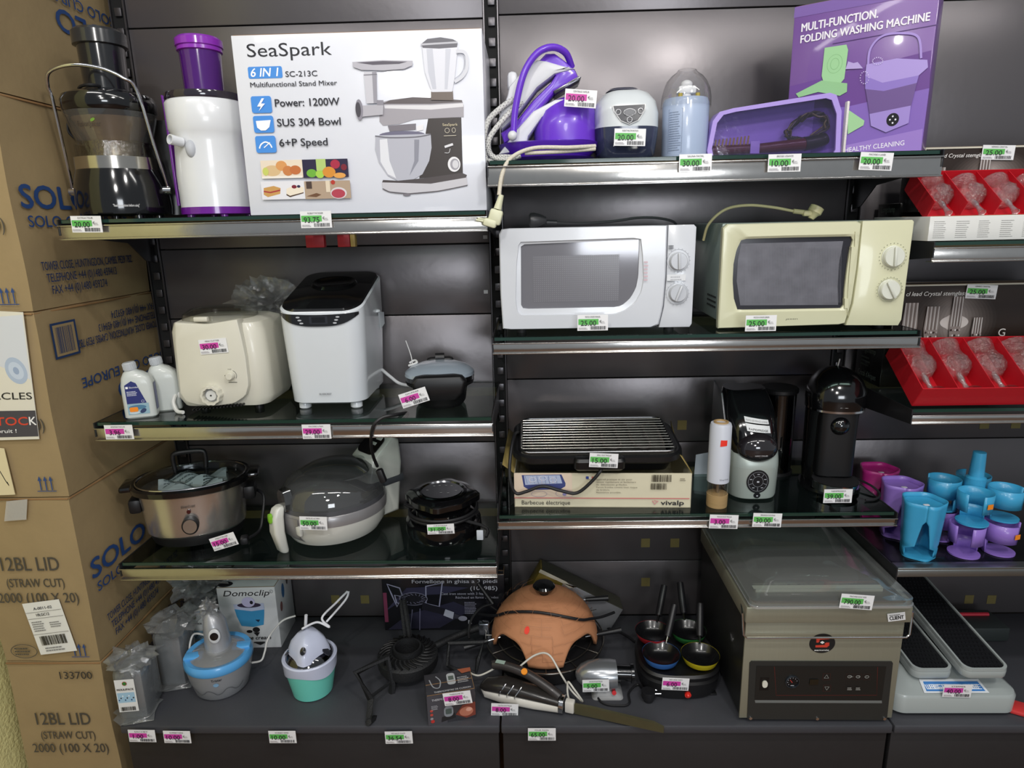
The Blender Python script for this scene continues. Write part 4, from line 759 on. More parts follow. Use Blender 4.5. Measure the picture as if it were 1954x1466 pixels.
# ---- pepper mill
t = thing('pepper_mill', 'white electric pepper mill with bamboo base and red dot sticker', 'pepper mill', (.567, -.335, zV))
g = G(M('#c8ccd6', .4, var=.015)); g.lathe([(.0245, .066), (.0275, .068), (.0268, .215), (.0245, .222), (.018, .223), (.0, .222)], 44); g.build('mill_body', t)
BAM = M('#a98c60', .5, var=.25, vs=25, brushed=1); g = G(BAM); g.lathe([(.0, 0), (.0255, 0), (.026, .003), (.0265, .034), (.024, .035), (0, .035)], 44); g.build('bamboo_base', t)
g = G(BAM); g.lathe([(.0185, .219), (.018, .2265), (.014, .2268), (.013, .221), (0, .221)], 36); g.build('bamboo_ring', t)
g = G(thin('#ffffff', .06, .92)); g.lathe([(.0255, .034), (.0258, .067)], 44, cap=(0, 0)); g.build('clear_chamber', t)
g = G(M('#8b7a62', .4, .5)); g.cyl((0, 0, .03), (0, 0, .07), .0035); g.build('spindle', t)
I = Ink(cylf(0, 0, lambda v: .0278-(v-.068)*.005)); I.patch([(-.007, .168), (.010, .170), (.0102, .184), (-.006, .185)], '#e8301c'); I.build('sticker', t); I = Ink(cylf(0, 0, lambda v: .0278-(v-.068)*.005)); I.text('SilverCrest', -.004, .078, .004, '#8a8d94', w=.026); I.build('brand_print', t)
# ---- chiller
t = thing('drink_chiller', 'silver-grey and black drink chiller with a round button panel', 'appliance', (.676, -.235, zV))
CH = M('#a9b3ad', .35, .25, var=.02)
def Sx(z_, w_, yf, yb, e=3.2): return [(x, y, z_) for x, y in sup(w_, (yb-yf)/2, e, 48, 0, (yf+yb)/2)]
g = G(CH); g.loft([Sx(.006, .064, -.078, .12), Sx(.012, .066, -.08, .12), (lambda: Sx(.09, .069, -.08, .12))()], (1, 1)); 
g.build('lower_body', t)
# sloping front shell: silver cheeks with a dark window
def Fs(a, v): return a
g = G(CH); R_ = []
for i in range(13):
    f = i/12; z_ = .09+f*.06; R_.append([(x, (y if y > -.0 else y) + 0, z_+max(0, abs(x)/.069-.25)**1.5*.0) for x, y in sup(.069-.001*f, (.12+.08-.035*f*f)/2, 3.2, 48, 0, (.12-.08+.035*f*f)/2)])
g.loft(R_, (0, 1)); g.build('silver_shell', t)
g = G(M('#101113', .1, coat=.7)); R_ = []
for i in range(17):
    f = i/16; z_ = .125+f*.145; yf = -.0775+.0*f+.11*f**1.9; w_ = .0665*(1-.0*f)*(1-.35*max(0, f-.6)**1.5*2); R_.append([(x, y, z_-(0 if y > .02 else 0)) for x, y in sup(w_, (.12-yf)/2, 2.8, 48, 0, (.12+yf)/2)])
g.loft(R_, (1, 1)); g.build('black_hood', t)
g = G(M('#55565a', .3, .3)); g.xprism([(-.04, .08), (.0, .2), (.04, .262), (.115, .28), (.118, .02), (-.03, .02)], -.0715, -.0665, .001); g.build('side_panel', t)
g = G(M('#221f22', .08, coat=.8)); g.ball((0, 0, 0), 1, X=Matrix.Translation((0, -.058, .140)) @ Matrix.Diagonal((.052, .034, .040, 1)), n=40); g.build('smoked_window', t)
def Fch(u, v, n): return Vector((u, -(.08+n)+.001*abs(u/.05)**3*10*0+ .014*abs(u/.066)**3, v))
I = Ink(Fch, rough=.3); I.ell(0, .055, .029, .032, '#15161a', n=36); I.ell(0, .017, .009, .008, '#15161a'); I.ring(0, .055, .0245, .0265, .0008, '#8a8d92'); I.ring(0, .055, .0135, .0145, .0008, '#8a8d92')
for k in range(5): a = PI/2+k*2*PI/5+PI/5; I.line([(.0145*math.cos(a), .055+.0155*math.sin(a)), (.0235*math.cos(a), .055+.026*math.sin(a))], .0012, '#8a8d92'); a += PI/5; I.rect(.019*math.cos(a)-.003, .055+.0205*math.sin(a)-.001, .019*math.cos(a)+.003, .055+.0205*math.sin(a)+.001, '#a9acb2')
I.rect(-.003, .053, .003, .057, '#c9ccd2'); I.rect(-.002, .0145, .002, .018, '#a9acb2'); I.build('button_panel', t)
def Fh(u, v, n): f = max(0, (v-.125)/.145); return Vector((u, -.0775+.11*f**1.9-n*1.6-.002+.04*abs(u/.066)**2.6, v))
I = Ink(Fh, base=.002, rough=.4); 
for q, ww in ((((-.03, .218), (.03, .209), (.03, .1995), (-.03, .206)), 0), (((-.03, .2035), (.031, .196), (.031, .180), (-.028, .186)), 0)): I.patch([q[3], q[2], q[1], q[0]], '#d7dadb')
I.text('RAPID BEVERAGE & WINE', -.027, .209, .004, '#777777', w=.054, rot=-.13); I.text('RAPIDFRIDGE', -.024, .189, .0045, '#444444', w=.048, rot=-.12, bold=.02); I.build('paper_label', t)
I = Ink(front(0, -.0925, 0)); I.text('HARRY CHILLER', 0, .128, .0035, '#c9c9cc', w=.032, al='c'); I.build('brand_print', t)
# ---- coffee machine
t = thing('coffee_machine', 'glossy black domed capsule coffee machine with chrome drip tray rim', 'coffee machine', (.905, -.215, zV), rz=-.12)
g = G(BLK); g.lathe([(.0, 0), (.078, 0), (.082, .004), (.081, .012), (0, .012)], 56, sx=.95, sy=1.0); g.build('base', t)
g = G(M('#0d0d0f', .14, coat=.6)); g.loft([[(x, y, z_) for x, y in sup(w_, d_, 2.4, 52, 0, cy)] for z_, w_, d_, cy in ((.012, .062, .05, .03), (.05, .064, .052, .03), (.2, .066, .054, .028), (.225, .067, .06, .02), (.226, .071, .072, .013), (.25, .073, .075, .012), (.275, .071, .072, .012), (.30, .061, .062, .014), (.318, .044, .046, .016), (.329, .022, .024, .018), (.333, .002, .002, .018))]); g.build('dome_body', t)
g = G(M('#0b0b0d', .4)); g.loft([[(x, y, z_) for x, y in sup(.048, .03, 4, 40, 0, -.016)] for z_ in (.045, .224)]); g.build('front_column', t)
g = G(M('#0a0a0c', .12, coat=.7)); g.ball((0, -.035, .185), .027, sz=1); g.build('spout_knob', t)
g = G(CHROME); g.loft([[(x*1.0, y, z_) for x, y in sup(.0715, .0725, 2.4, 52, 0, .013)] for z_ in (.2215, .227)], (0, 0)); o = g.build('chrome_band', t)
g = G(CHROME); g.lathe([(.058, .016), (.0585, .037), (.057, .038)], 52, cap=(0, 0), X=T(0, -.048, 0)); g.build('drip_tray_rim', t)
g = G(M('#18181a', .5, bump=.6, bs=700)); g.lathe([(.056, .036), (.057, .0385), (0, .0385)], 52, cap=(0, 0), X=T(0, -.048, 0)); g.lathe([(.056, .016), (.056, .03), (0, .03)], 40, X=T(0, -.048, 0)); g.build('drip_grid', t)
g = G(CHROME); g.cyl((0, .018, .328), (.004, .018, .352), .0022); g.ball((0, .018, .33), .004, n=10); g.build('lever', t)
I = Ink(lambda u, v, n: Vector((u, -.0585-n-.0015+.03*abs(u/.067)**2.4+.35*max(0, v-.25), v))); I.text('NESPRESSO', 0, .238, .006, '#e2e2e2', w=.038, al='c', bold=.02); I.build('brand_print', t)
g = G(CORD); g.tube([(.07, .02, .02), (.1, -.03, .015), (.11, -.06, .005), (.09, -.09, .004), (.06, -.1, .004)], .003, 8); g.build('mains_cord', t)
t = thing('water_tank', 'smoked clear water tank with black lid beside the coffee machine', 'water tank', (.797, -.10, zV))
g = G(thin('#85888c', .07, .8, .04, name='smoke')); g.lathe([(.046, .006), (.047, .24)], 44, cap=(1, 0)); g.build('tank', t)
g = G(MBLK); g.lathe([(.048, .238), (.051, .241), (.051, .25), (.047, .254), (0, .254)], 44); g.build('tank_lid', t)
g = G(MBLK); g.lathe([(.0, 0), (.05, 0), (.05, .008), (0, .008)], 44); g.build('tank_foot', t)
g = G(M('#8e8a84', .2, .9)); g.cyl((.01, -.02, .01), (.01, -.02, .238), .006); g.build('inner_tube', t)
# ============================================================ middle left shelf
zB = ZS['B']
def crumple(name, c, r, seed, parent=None, mat=None, n=3, amp=.35, X=None, ns=1.6):
    "crumpled clear film"
    bm = bmesh.new(); bmesh.ops.create_icosphere(bm, subdivisions=n, radius=1); rd = random.Random(seed)
    dirs = [(Vector((rd.uniform(-1, 1), rd.uniform(-1, 1), rd.uniform(-1, 1))).normalized(), rd.uniform(-amp, amp)) for _ in range(26)]
    for v in bm.verts:
        k = 1
        for d, a in dirs: k += a*max(0, 1-abs(v.co.dot(d)-.45)*5*ns)
        v.co = Vector((v.co.x*r[0]*k, v.co.y*r[1]*k, v.co.z*r[2]*k))
    g = G(mat or FILM); g.bm(bm, X=T(*c)); return g.build(name, parent, angle=12)
FILM = thin('#ffffff', .05, .93, .1, bump=.35, bs=45, name='film', haze=.06); FILM2 = thin('#eef0f0', .07, .9, .12, bump=.4, bs=50, name='film', haze=.1)
# ---- two bottles of descaler
def bottle(loc, rz, label, lab):
    t = thing('descaler_bottle', label, 'bottle', loc, rz=rz, group=None)
    g = G(M('#c3c8c4', .35, coat=.2, var=.02)); g.loft([[(x+cx, y, z_) for x, y in rrect(w_, d_, r_, 5)] for z_, w_, d_, r_, cx in ((0, .066, .036, .01, 0), (.004, .074, .043, .012, 0), (.085, .074, .043, .012, 0), (.105, .066, .04, .014, -.001), (.117, .045, .034, .014, -.006), (.122, .028, .026, .012, -.009), (.126, .024, .024, .0119, -.010))]); g.build('bottle_body', t)
    g = G(M('#b9bec3', .4, var=.03)); X = T(-.011, 0, .123, ry=-.12); g.lathe([(.0145, 0), (.015, .002), (.0148, .018), (.013, .02), (0, .02)], 28, X=X)
    for k in range(20): a = k*PI/10; g.box((.0148*math.cos(a), .0148*math.sin(a), .010), (.0012, .0012, .015), X=X)
    g.build('cap', t)
    I = Ink(front(0, -.0215, 0), rough=.4)
    if lab:
        I.poly([(-.026, .04), (.018, .04), (.0, .092), (-.01, .098), (-.026, .088)], '#232c6e'); I.rect(-.026, .012, .022, .0395, '#8fb0bd'); I.ell(-.004, .03, .02, .006, '#4d7a96'); I.ell(.008, .02, .008, .005, '#2d3d63', .6); I.ell(-.012, .017, .012, .004, '#c3d2d8')
        I.text('Electrolux', -.016, .08, .0042, '#eef0f6', w=.02); I.rect(-.024, .079, -.0185, .0845, '#eef0f6'); I.lines(-.023, .06, .004, .073, 4, '#d6daea'); I.ring(.01, .045, .003, .003, .0006, '#d6daea')
        I.rr(-.022, .019, -.003, .031, .003, '#f28c1e')
        I.build('front_label', t)
    J = Ink(right(.0372, 0, 0), rough=.4); J.rect(-.014, .018, .012, .088, '#3b3f78'); J.lines(-.012, .022, .010, .085, 22, '#8e93bf', fill=.4); J.build('side_label', t); return t
bottle((-.905, -.325, zB), .35, 'white descaler bottle with blue label and orange sticker, the front one of two', True)
bottle((-.873, -.262, zB), .35, 'white descaler bottle standing half hidden behind the one with the orange sticker', False)
# ---- cream appliance with clear lid
yC = -.315; t = thing('food_processor', 'cream kitchen appliance with clear lid, round white dial and 30.00 pink tag', 'kitchen appliance', (-.705, yC, zB), rz=-.0)
IV = M('#d6d3c4', .35, coat=.2, var=.02)
g = G(IV); g.loft([[(x+cx, y+.115, z_) for x, y in rrect(w_, d_, r_, 7)] for z_, w_, d_, r_, cx in ((.012, .19, .16, .03, 0), (.018, .225, .195, .035, 0), (.04, .25, .21, .04, 0), (.14, .245, .21, .04, 0), (.21, .24, .205, .04, -.002), (.232, .225, .195, .04, -.004), (.24, .19, .16, .04, -.004))]); g.build('housing', t)
p = PX(yC, -.705, zB, 300, 500, 2.96)
g = G(IV); out = [p(*q) for q in ((105, 340), (285, 350), (455, 322), (480, 420), (505, 540), (522, 690), (505, 755), (440, 798), (330, 812), (230, 805), (170, 790), (135, 740), (122, 600), (108, 460))]; g.vprism(resample(out, 60), -.006, .03, .004); g.build('front_panel', t)
g = G(thin('#f3f3f0', .08, .9, .05)); g.loft([[(x, y, z_) for x, y in sup(rx, ry, 2.6, 40, -.012, .09)] for z_, rx, ry in ((.238, .09, .08), (.252, .088, .078), (.264, .07, .06), (.269, .03, .03), (.27, .002, .002))], (0, 1)); g.build('clear_lid', t)
g = G(IV); g.box((-.02, -.0, .246), (.035, .014, .012), .003); g.build('lid_catch', t)
u, v = p(322, 745); g = G(IV); X = T(u, -.006, v, rx=PI/2)
pr = []
for i in range(60): a = 2*PI*i/60; r_ = .0255*(1+.07*(1 if math.cos(a*10) > 0 else 0)); pr.append((r_*math.cos(a), r_*math.sin(a)))
g.loft([[(x*k, y*k, z_) for x, y in pr] for z_, k in ((0, 1), (.014, .98), (.018, .92), (.018, .72), (.006, .70))], (0, 1), X=X); o = g.build('front_dial', t)
g = G(M('#9a9c9c', .2, .3)); g.lathe([(.0175, .0065), (.0175, .008), (0, .008)], 36, X=X); g.lathe([(.014, .008), (.013, .012), (0, .012)], 30, X=X, mat=M('#d5d6d3', .3)); g.cyl((0, 0, .012), (0, 0, .0128), .0022, mat=MBLK, X=X); g.build('dial_window', o)
u, v = p(425, 638); g = G(IV); X = T(u, -.006, v, rx=PI/2); g.lathe([(.010, 0), (.0095, .014), (.008, .016), (0, .016)], 28, X=X); g.build('small_knob', t)
I = Ink(front(0, -.0065, 0)); I.line([(u+.0135*math.cos(a*.15), v+.0135*math.sin(a*.15)) for a in range(-4, 9)], .001, '#444444'); I.rect(u-.009, v-.0185, u+.013, v-.017, '#55534c'); I.text('PULSE', u-.007, v+.015, .0025, '#55534c'); I.rect(u-.017, v-.001, u-.0155, v+.001, '#444444'); I.build('dial_print', t)
g = G(MBLK)
for i in range(15): a, b = p(205+i*19.5, 838-i*1.9); g.box((a, .0105, b+.0012), (.0036, .03, .0046), .0004)
g.build('vent_slots', t)
for sx in (-.07, .075): g = G(MBLK); g.cyl((sx, .06, 0), (sx, .06, .014), .012); g.build('foot', t)
g = G(M('#d9d9d4', .5)); g.tube([(-.12, .1, .03), (-.135, .06, .045), (-.137, .03, .03), (-.13, .02, .012), (-.118, .01, .005), (-.1, .0, .006)], .005, 8); g.box((-.134, .055, .04), (.016, .02, .018), .005); g.build('mains_cord', t)
price('30.00', 'p', 407, 661, yC-.008, 'pink 30.00 price tag stuck on the cream appliance', 'MINI CUTTER', 4)
o = crumple('plastic_bag', (0, 0, 0), (.085, .045, .06), 5, mat=FILM, n=4, amp=.5); o.location = (-.64, -.06, zB+.255); tag(o, 'crumpled clear plastic bag lying on the cream appliance beside the bread maker', 'plastic bag')
# ---- bread maker
t = thing('bread_maker', 'tall white bread maker with black sloping control panel and lid', 'bread maker', (-.435, -.165, zB))
BW = M('#d4d9de', .16, coat=.5, var=.012)
def tz(y, f): # height of the top edge along the depth
    return .252+.075*max(0, (y+.14)/.27)**.8
def sec(w_, d_, cx, zf): return [(x+cx, y, zf(y) if callable(zf) else zf) for x, y in rrect(w_, d_, .045, 10)]
g = G(BW); g.loft([sec(.188, .255, 0, .018), sec(.196, .265, 0, .022), sec(.203, .272, 0, .1), sec(.212, .28, 0, .2), sec(.214, .282, 0, .235), sec(.214, .282, 0, lambda y: tz(y, 0)), sec(.206, .274, 0, lambda y: tz(y, 0)+.004)], (1, 0)); g.build('housing', t)
g = G(M('#141416', .13, coat=.7)); g.loft([sec(.206, .274, 0, lambda y: tz(y, 0)+.004), sec(.2, .268, 0, lambda y: tz(y, 0)+.009), sec(.1, .2, 0, lambda y: tz(y, 0)+.012), sec(.02, .1, 0, lambda y: tz(y, 0)+.012)], (0, 1)); g.build('lid', t)
def Fb(u, v, n): # front control strip, wraps round the top front
    q = max(0, abs(u)-.062); yy = -.1415+(.045-math.sqrt(max(0, .045**2-q*q)))
    return Vector((u, yy-n-.001, v))
I = Ink(Fb, rough=.12, base=.002); top_ = lambda u: .2505+.005*abs(u/.1)**2; bot_ = lambda u: .2215+.028*abs(u/.1)**3.0
us = [(-.099+.198*i/24) for i in range(25)]; vs = [(u, bot_(u)) for u in us]+[(u, top_(u)) for u in us]; I._p(vs, [(i, i+1, 26+i, 25+i) for i in range(24)], M('#101013', .12, coat=.7)); I.rr(-.022, .228, .024, .2475, .002, '#2b2d33'); I.rr(-.016, .231, .018, .245, .001, '#15161a')
for sx in (-1, 1):
    for k in range(3): I.ell(sx*.042+k*.004*sx-.0*k, .230+k*.0075, .005, .002, '#b9bcc2')
I.build('control_panel', t)
g = G(BLK); g.loft([[(x*1, y+.02, tz(y+.02, 0)+z_) for x, y in sup(rx, ry, 2.2, 36)] for z_, rx, ry in ((.010, .062, .05), (.018, .056, .044), (.017, .05, .038), (.013, .044, .03))], (0, 1)); g.build('lid_window', t)
g = G(M('#bcc1c6', .3)); 
for k in range(9): g.box((.1075, .06+k*.007, .205), (.0015, .0025, .05-.002*k))
g.build('side_vent', t)
g = G(BW); g.ball((.106, .035, .235), .011, sz=.5); g.build('hinge_cap', t)
I = Ink(front(0, -.1375, 0)); I.text('SILVERCREST', .0, .044, .0045, '#6d7076', w=.032, al='c', bold=.01); I.build('brand_print', t)
for sx in (-.068, .068):
    for sy in (-.1, .1): g = G(BW); g.lathe([(.012, 0), (.0155, .003), (.0155, .014), (.013, .02)], 24, X=T(sx, sy, 0)); g.build('foot', t)
g = G(M('#cfd2d4', .4)); g.tube([(.1, .08, .06), (.13, .05, .045), (.16, .03, .03), (.2, .04, .02), (.22, .08, .015)], .0045, 8); g.build('mains_cord', t)
# ---- waffle maker
t = thing('waffle_maker', 'oval waffle maker with pale blue-silver lid and black handle', 'waffle maker', (-.148, -.235, zB), rz=.10)
g = G(MBLK); g.rings([(.0, .058, .06, 0, 0), (.012, .066, .07, 0, 0), (.05, .072, .075, 0, 0), (.058, .088, .078, 0, 0), (.066, .09, .08, 0, 0)], e=2.3, n=48); g.build('lower_shell', t)
g = G(BLK); g.rings([(.068, .09, .08, 0, 0), (.08, .091, .081, 0, 0)], e=2.3, n=48); g.build('upper_plate', t)
g = G(M('#a3b0bd', .22, .3, coat=.4, var=.02)); g.rings([(.08, .0915, .0815, 0, 0), (.088, .09, .08, 0, 0), (.100, .075, .066, 0, .004), (.108, .05, .045, 0, .008), (.111, .02, .02, 0, .01)], e=2.2, n=48); g.build('lid', t)
g = G(MBLK); g.loft([[(x, y-.078, z_+max(0, .0-abs(x)*.1)) for x, y in rrect(w_, d_, .012, 6)] for z_, w_, d_ in ((.03, .09, .02), (.05, .125, .036), (.078, .14, .04), (.09, .12, .034), (.094, .09, .02))]); g.build('handle', t)
g = G(MBLK); g.box((0, .068, .098), (.075, .035, .03), .012); g.cyl((-.012, .06, .112), (.012, .06, .112), .012); g.build('hinge', t)
g = G(M('#d5d6d6', .5)); g.tube([(-.07, .02, .085), (-.074, .03, .118), (-.079, .035, .138), (-.087, .035, .165)], .0012, 6); g.tube([(-.082, .02, .1), (-.06, .015, .108), (-.066, .03, .112), (-.08, .03, .105)], .003, 6); g.build('cable_tie', t)
price('6.00', 'p', 790, 759, -.345, 'pink 6.00 price tag stuck on the waffle maker handle', 'GAUFRIER', 17)
# ============================================================ lower left shelf
zC = ZS['C']
t = thing('slow_cooker', 'oval brushed steel slow cooker with glass lid and black rim', 'slow cooker', (-.862, -.215, zC), rz=.32); t.scale = (1.03, 1.03, 1.18)
g = G(M('#e2ddd8', .26, .95, var=.05, vs=6, brushed=1)); g.rings([(.028, .118, .088, 0, 0), (.034, .124, .094, 0, 0), (.10, .13, .099, 0, 0), (.133, .134, .104, 0, 0)], n=64, e=2.15); g.build('steel_body', t)
g = G(MBLK); g.rings([(.006, .112, .084, 0, 0), (.02, .118, .09, 0, 0), (.029, .12, .09, 0, 0)], n=56)
for a in (.6, 2.5, 3.8, 5.6): g.cyl((.09*math.cos(a), .06*math.sin(a), 0), (.09*math.cos(a), .06*math.sin(a), .008), .012)
g.build('base', t)
g = G(BLK); g.loft([[(x, y, z_) for x, y in sup(rx, ry, 2.15, 64)] for z_, rx, ry in ((.133, .138, .107), (.138, .15, .117), (.15, .152, .119), (.154, .146, .113), (.15, .136, .104), (.10, .12, .09), (.05, .1, .07))], (0, 1)); 
for sx in (-1, 1): g.box((sx*.152, 0, .146), (.04, .075, .014), .006)
g.build('crock_rim', t)
for sx in (-1, 1): g = G(MBLK); g.box((sx*.142, 0, .10), (.032, .06, .036), .009); g.build('side_handle', t)
g = G(thin('#e9eef0', .04, .9, .04)); g.loft([[(x, y, z_) for x, y in sup(rx, ry, 2.15, 64)] for z_, rx, ry in ((.152, .136, .104), (.162, .12, .09), (.17, .08, .06), (.173, .03, .02), (.1735, .002, .002))], (0, 1)); lid = g.build('glass_lid', t)
g = G(CHROME); g.tube([(x, y, .153) for x, y in sup(.137, .105, 2.15, 60)], .0022, 6, closed=True, straight=True); g.build('lid_rim', lid)
g = G(MBLK); g.tube([(-.038, 0, .17), (-.04, 0, .2), (-.03, 0, .212), (.03, 0, .212), (.04, 0, .2), (.038, 0, .17)], .006, 10, sm=5, flat=1); g.build('lid_handle', lid)
bm = bmesh.new(); bmesh.ops.create_grid(bm, x_segments=14, y_segments=10, size=1)
for v_ in bm.verts: v_.co = Vector((v_.co.x*.085, v_.co.y*.06, .135+.012*math.sin(v_.co.x*5+v_.co.y*4)+.008*math.cos(v_.co.y*9)))
g = G(M('#c3cfcf', .6)); g.bm(bm); pp = g.build('instruction_leaflet', None, angle=20); pp.location = (-.862, -.215, zC+.026); pp.rotation_euler.z = .32; tag(pp, 'folded printed leaflet lying inside the slow cooker under its lid', 'leaflet')
I = Ink(lambda u, v, n: Vector((u, v, .135+.012*math.sin(u/.085*5+v/.06*4)+.008*math.cos(v/.06*9)+.002+n))); I.lines(-.07, -.04, .02, .05, 12, '#6f7a7c', fill=.3); I.lines(.03, -.045, .075, .0, 8, '#3f4648'); I.build('leaflet_print', pp)
def Fo(rx, ry):
    def F(u, v, n):
        a = -PI/2+u/rx; k = 1; return Vector((math.cos(a)*(rx+n), math.sin(a)*(ry+n), v))
    return F
kx = .012; k_ = thing('x', None, None)
bpy.data.objects.remove(k_)
aK = -PI/2+.14/.127*.0-.05; X = T(.0+.0, -.099, .066, rx=PI/2)
g = G(MBLK); g.lathe([(.0205, 0), (.0205, .012), (.018, .014), (0, .014)], 36, X=X); kb = g.build('control_knob', t)
g = G(M('#a89a8c', .3, .8)); g.lathe([(.0165, .014), (.0165, .0155), (0, .0155)], 32, X=X); g.build('knob_face', kb)
g = G(M('#3d0a0c', .2, coat=.6)); g.cyl((.0, -.098, .098), (.0, -.103, .098), .005); g.build('indicator_light', t)
I = Ink(Fo(.133, .103)); I.text('SilverCrest', 0, .108, .005, '#2a2624', w=.034, al='c', bold=.01); I.build('brand_print', t)
g = G(CORD); g.tube([(.15, .03, .09), (.175, .0, .08), (.17, -.03, .04), (.16, -.06, .012), (.13, -.10, .01)], .004, 8); g.box((.125, -.105, .012), (.02, .028, .018), .005, X=T()); g.build('mains_cord', t)
price('15.00', 'p', 427, 1034, -.345, 'pink 15.00 price tag tilted against the slow cooker', 'MIJOTEUSE', 17)
# ---- air fryer
t = thing('air_fryer', 'white and grey air fryer with clear smoked dome and green-buttoned handle', 'air fryer', (-.470, -.205, zC), rz=-.74); t.scale = (1, 1, .94)
GY = M('#8f8d8e', .3, .35, coat=.2, var=.02); AW = M('#d2d2ca', .22, coat=.4, var=.015)
g = G(AW); g.rings([(.012, .09, .10, 0, 0), (.02, .115, .125, 0, 0), (.05, .134, .142, 0, 0), (.085, .14, .148, 0, 0)], n=60); g.build('lower_bowl', t)
g = G(GY); g.rings([(.085, .141, .149, 0, 0), (.112, .142, .15, 0, 0), (.118, .138, .146, 0, 0), (.118, .1, .1, 0, 0)], n=60)
g.loft([[((x_)*math.sin(a), -(.150 if z_ > .05 else .145-(.05-z_)*.9)*math.cos(a*1.0)-.001, z_) for a in [-.36+.72*i/12 for i in range(13)]] for z_, x_ in ((.02, .13), (.05, .143), (.09, .15), (.11, .15))], (0, 0), closed=False); g.build('grey_band', t)
g = G(M('#4b4c50', .3)); g.rings([(.117, .139, .147, 0, 0), (.130, .138, .146, 0, 0), (.130, .12, .13, 0, 0), (.06, .1, .1, 0, 0)], n=60); g.build('inner_bowl', t)
g = G(thin('#b4b6b8', .05, .85, .03, name='smoke', haze=.06)); g.rings([(.13, .137, .145, 0, 0), (.16, .133, .140, 0, 0), (.185, .118, .124, 0, 0), (.205, .09, .096, 0, 0), (.216, .05, .055, 0, 0), (.218, .01, .01, 0, 0)], n=60, cap=(0, 1)); ld = g.build('dome_lid', t)
g = G(thin('#6f7174', .1, .7, .03, name='smoke', haze=.05)); g.rings([(.2, .1, .104, 0, .01), (.216, .075, .08, 0, .01), (.225, .05, .05, 0, .01), (.229, .01, .01, 0, .01)], n=44, cap=(0, 1)); g.build('dome_cap', ld)
g = G(thin('#dfe3e4', .15, .85, .04)); g.loft([[(x*k, -.134-.02*j, .155+z*k) for x, z in ((-.022, -.03), (-.022, .02), (-.012, .034), (.012, .034), (.022, .02), (.022, -.03))] for j, k in ((0, 1), (1, .92))]); g.build('clear_catch', ld)
g = G(AW); g.loft([[(x, y+yy, z_) for x, y in rrect(w_, d_, .009, 5)] for z_, w_, d_, yy in ((-.008, .026, .018, -.158), (.0, .034, .024, -.162), (.06, .04, .03, -.172), (.105, .038, .03, -.170), (.128, .034, .026, -.163), (.134, .024, .018, -.160))], X=T(-.005, 0, .008)); h = g.build('handle', t)
g = G(M('#7cb92e', .3, coat=.4)); g.loft([[(x-.005, -.19-z_, y+.112) for x, y in rrect(.016*k, .03*k, .008*k, 5)] for z_, k in ((-.006, 1), (.0, 1), (.002, .7))]); g.build('green_button', h)
g = G(AW); g.box((.052, -.1385, .075), (.024, .012, .03), .006, X=T()); g.build('front_switch', t)
g = G(AW); g.xprism([(.08, .02), (.185, .02), (.205, .18), (.2, .255), (.175, .272), (.1, .21), (.075, .11)], -.056, .056, .014, seg=3); tw = g.build('control_tower', t)
g = G(AW); g.rings([(.17, .05, .06, 0, .06), (.205, .045, .05, 0, .06), (.214, .03, .04, 0, .065)], n=30); g.build('lid_arm', t)
g = G(M('#141417', .15, coat=.5)); 
X = T(0, .1375, .2435, rx=math.atan2(.058, .07)); g.prism(rrect(.084, .07, .02, 6), 0, .0025, X=X); o = g.build('display_panel', tw); 
g = G(M('#c9c9c4', .3)); g.box((.0, .0, 0), (.024, .014, .004), .001, X=T(.018, .156, .2615, rx=.69)); g.box((.0, .0, 0), (.02, .01, .004), .001, X=T(.012, .139, .2475, rx=.69)); g.build('display_button', tw)
g = G(M('#4d4f54', .35)); g.box((0, .14, .13), (.118, .13, .024), .006); g.build('grey_strip', t)
price('50.00', 'g', 598, 999, -.375, 'green 50.00 price tag stuck on the front of the white air fryer', 'FRITEUSE ACTIFRY', -2)
g = G(CORD); g.tube([at(778, 788, -.31), at(752, 792, -.375), at(728, 798, -.392), at(712, 815, -.396), at(708, 845, -.37), at(712, 870, -.31), at(720, 890, -.27)], .0044, 8, sm=8); g.box((0, 0, 0), (.018, .02, .04), .005, X=Matrix.Translation(at(728, 908, -.265)) @ Matrix.Rotation(-.3, 4, 'Y')); o = g.build('hanging_cord'); tag(o, 'black mains cord with connector hanging from the waffle maker down over the air fryer', 'cord')
# ---- round black pancake maker
t = thing('pancake_maker', 'round glossy black griddle maker with silver ring on top and wrapped cord', 'appliance', (-.158, -.225, zC))
g = G(BLK); g.lathe([(.085, .008), (.102, .014), (.106, .03), (.104, .052), (.09, .06), (0, .06)], 56); g.build('base', t)
g = G(BLK); g.lathe([(.075, .06), (.078, .1), (.08, .105), (0, .105)], 52); g.build('middle_housing', t)
g = G(BLK); pts = []
for i in range(72): a = 2*PI*i/72; pts.append((.092+.012*max(0, math.cos(4*a+.2))**2, a))
g.loft([[(r_*k*math.cos(a), r_*k*math.sin(a), z_) for r_, a in pts] for z_, k in ((.104, .9), (.108, 1), (.122, 1), (.13, .92), (.134, .7))], (1, 1)); g.build('upper_lid', t)
g = G(M('#9b9ba0', .15, 1)); g.lathe([(.061, .134), (.069, .1365), (.063, .139), (.060, .134)], 52, cap=(0, 0), X=T(0, -.01, 0)); g.build('silver_ring', t)
I = Ink(top(0, -.01, .137), base=.0); I.ell(0, 0, .0555, .0555, M('#0a0a0c', .08, coat=.7), n=48)
for a, b in ((-.025, .03), (-.01, .033), (.008, .033), (.024, .03), (-.04, .0), (.04, -.005), (0, -.02), (.02, -.022)): I.rect(a-.003, b-.001, a+.003, b+.001, '#c9c9cc')
I.build('touch_panel', t)
for k in range(4): a = PI/4+k*PI/2; g = G(MBLK); g.cyl((.075*math.cos(a), .075*math.sin(a), 0), (.075*math.cos(a), .075*math.sin(a), .012), .011); g.build('foot', t)
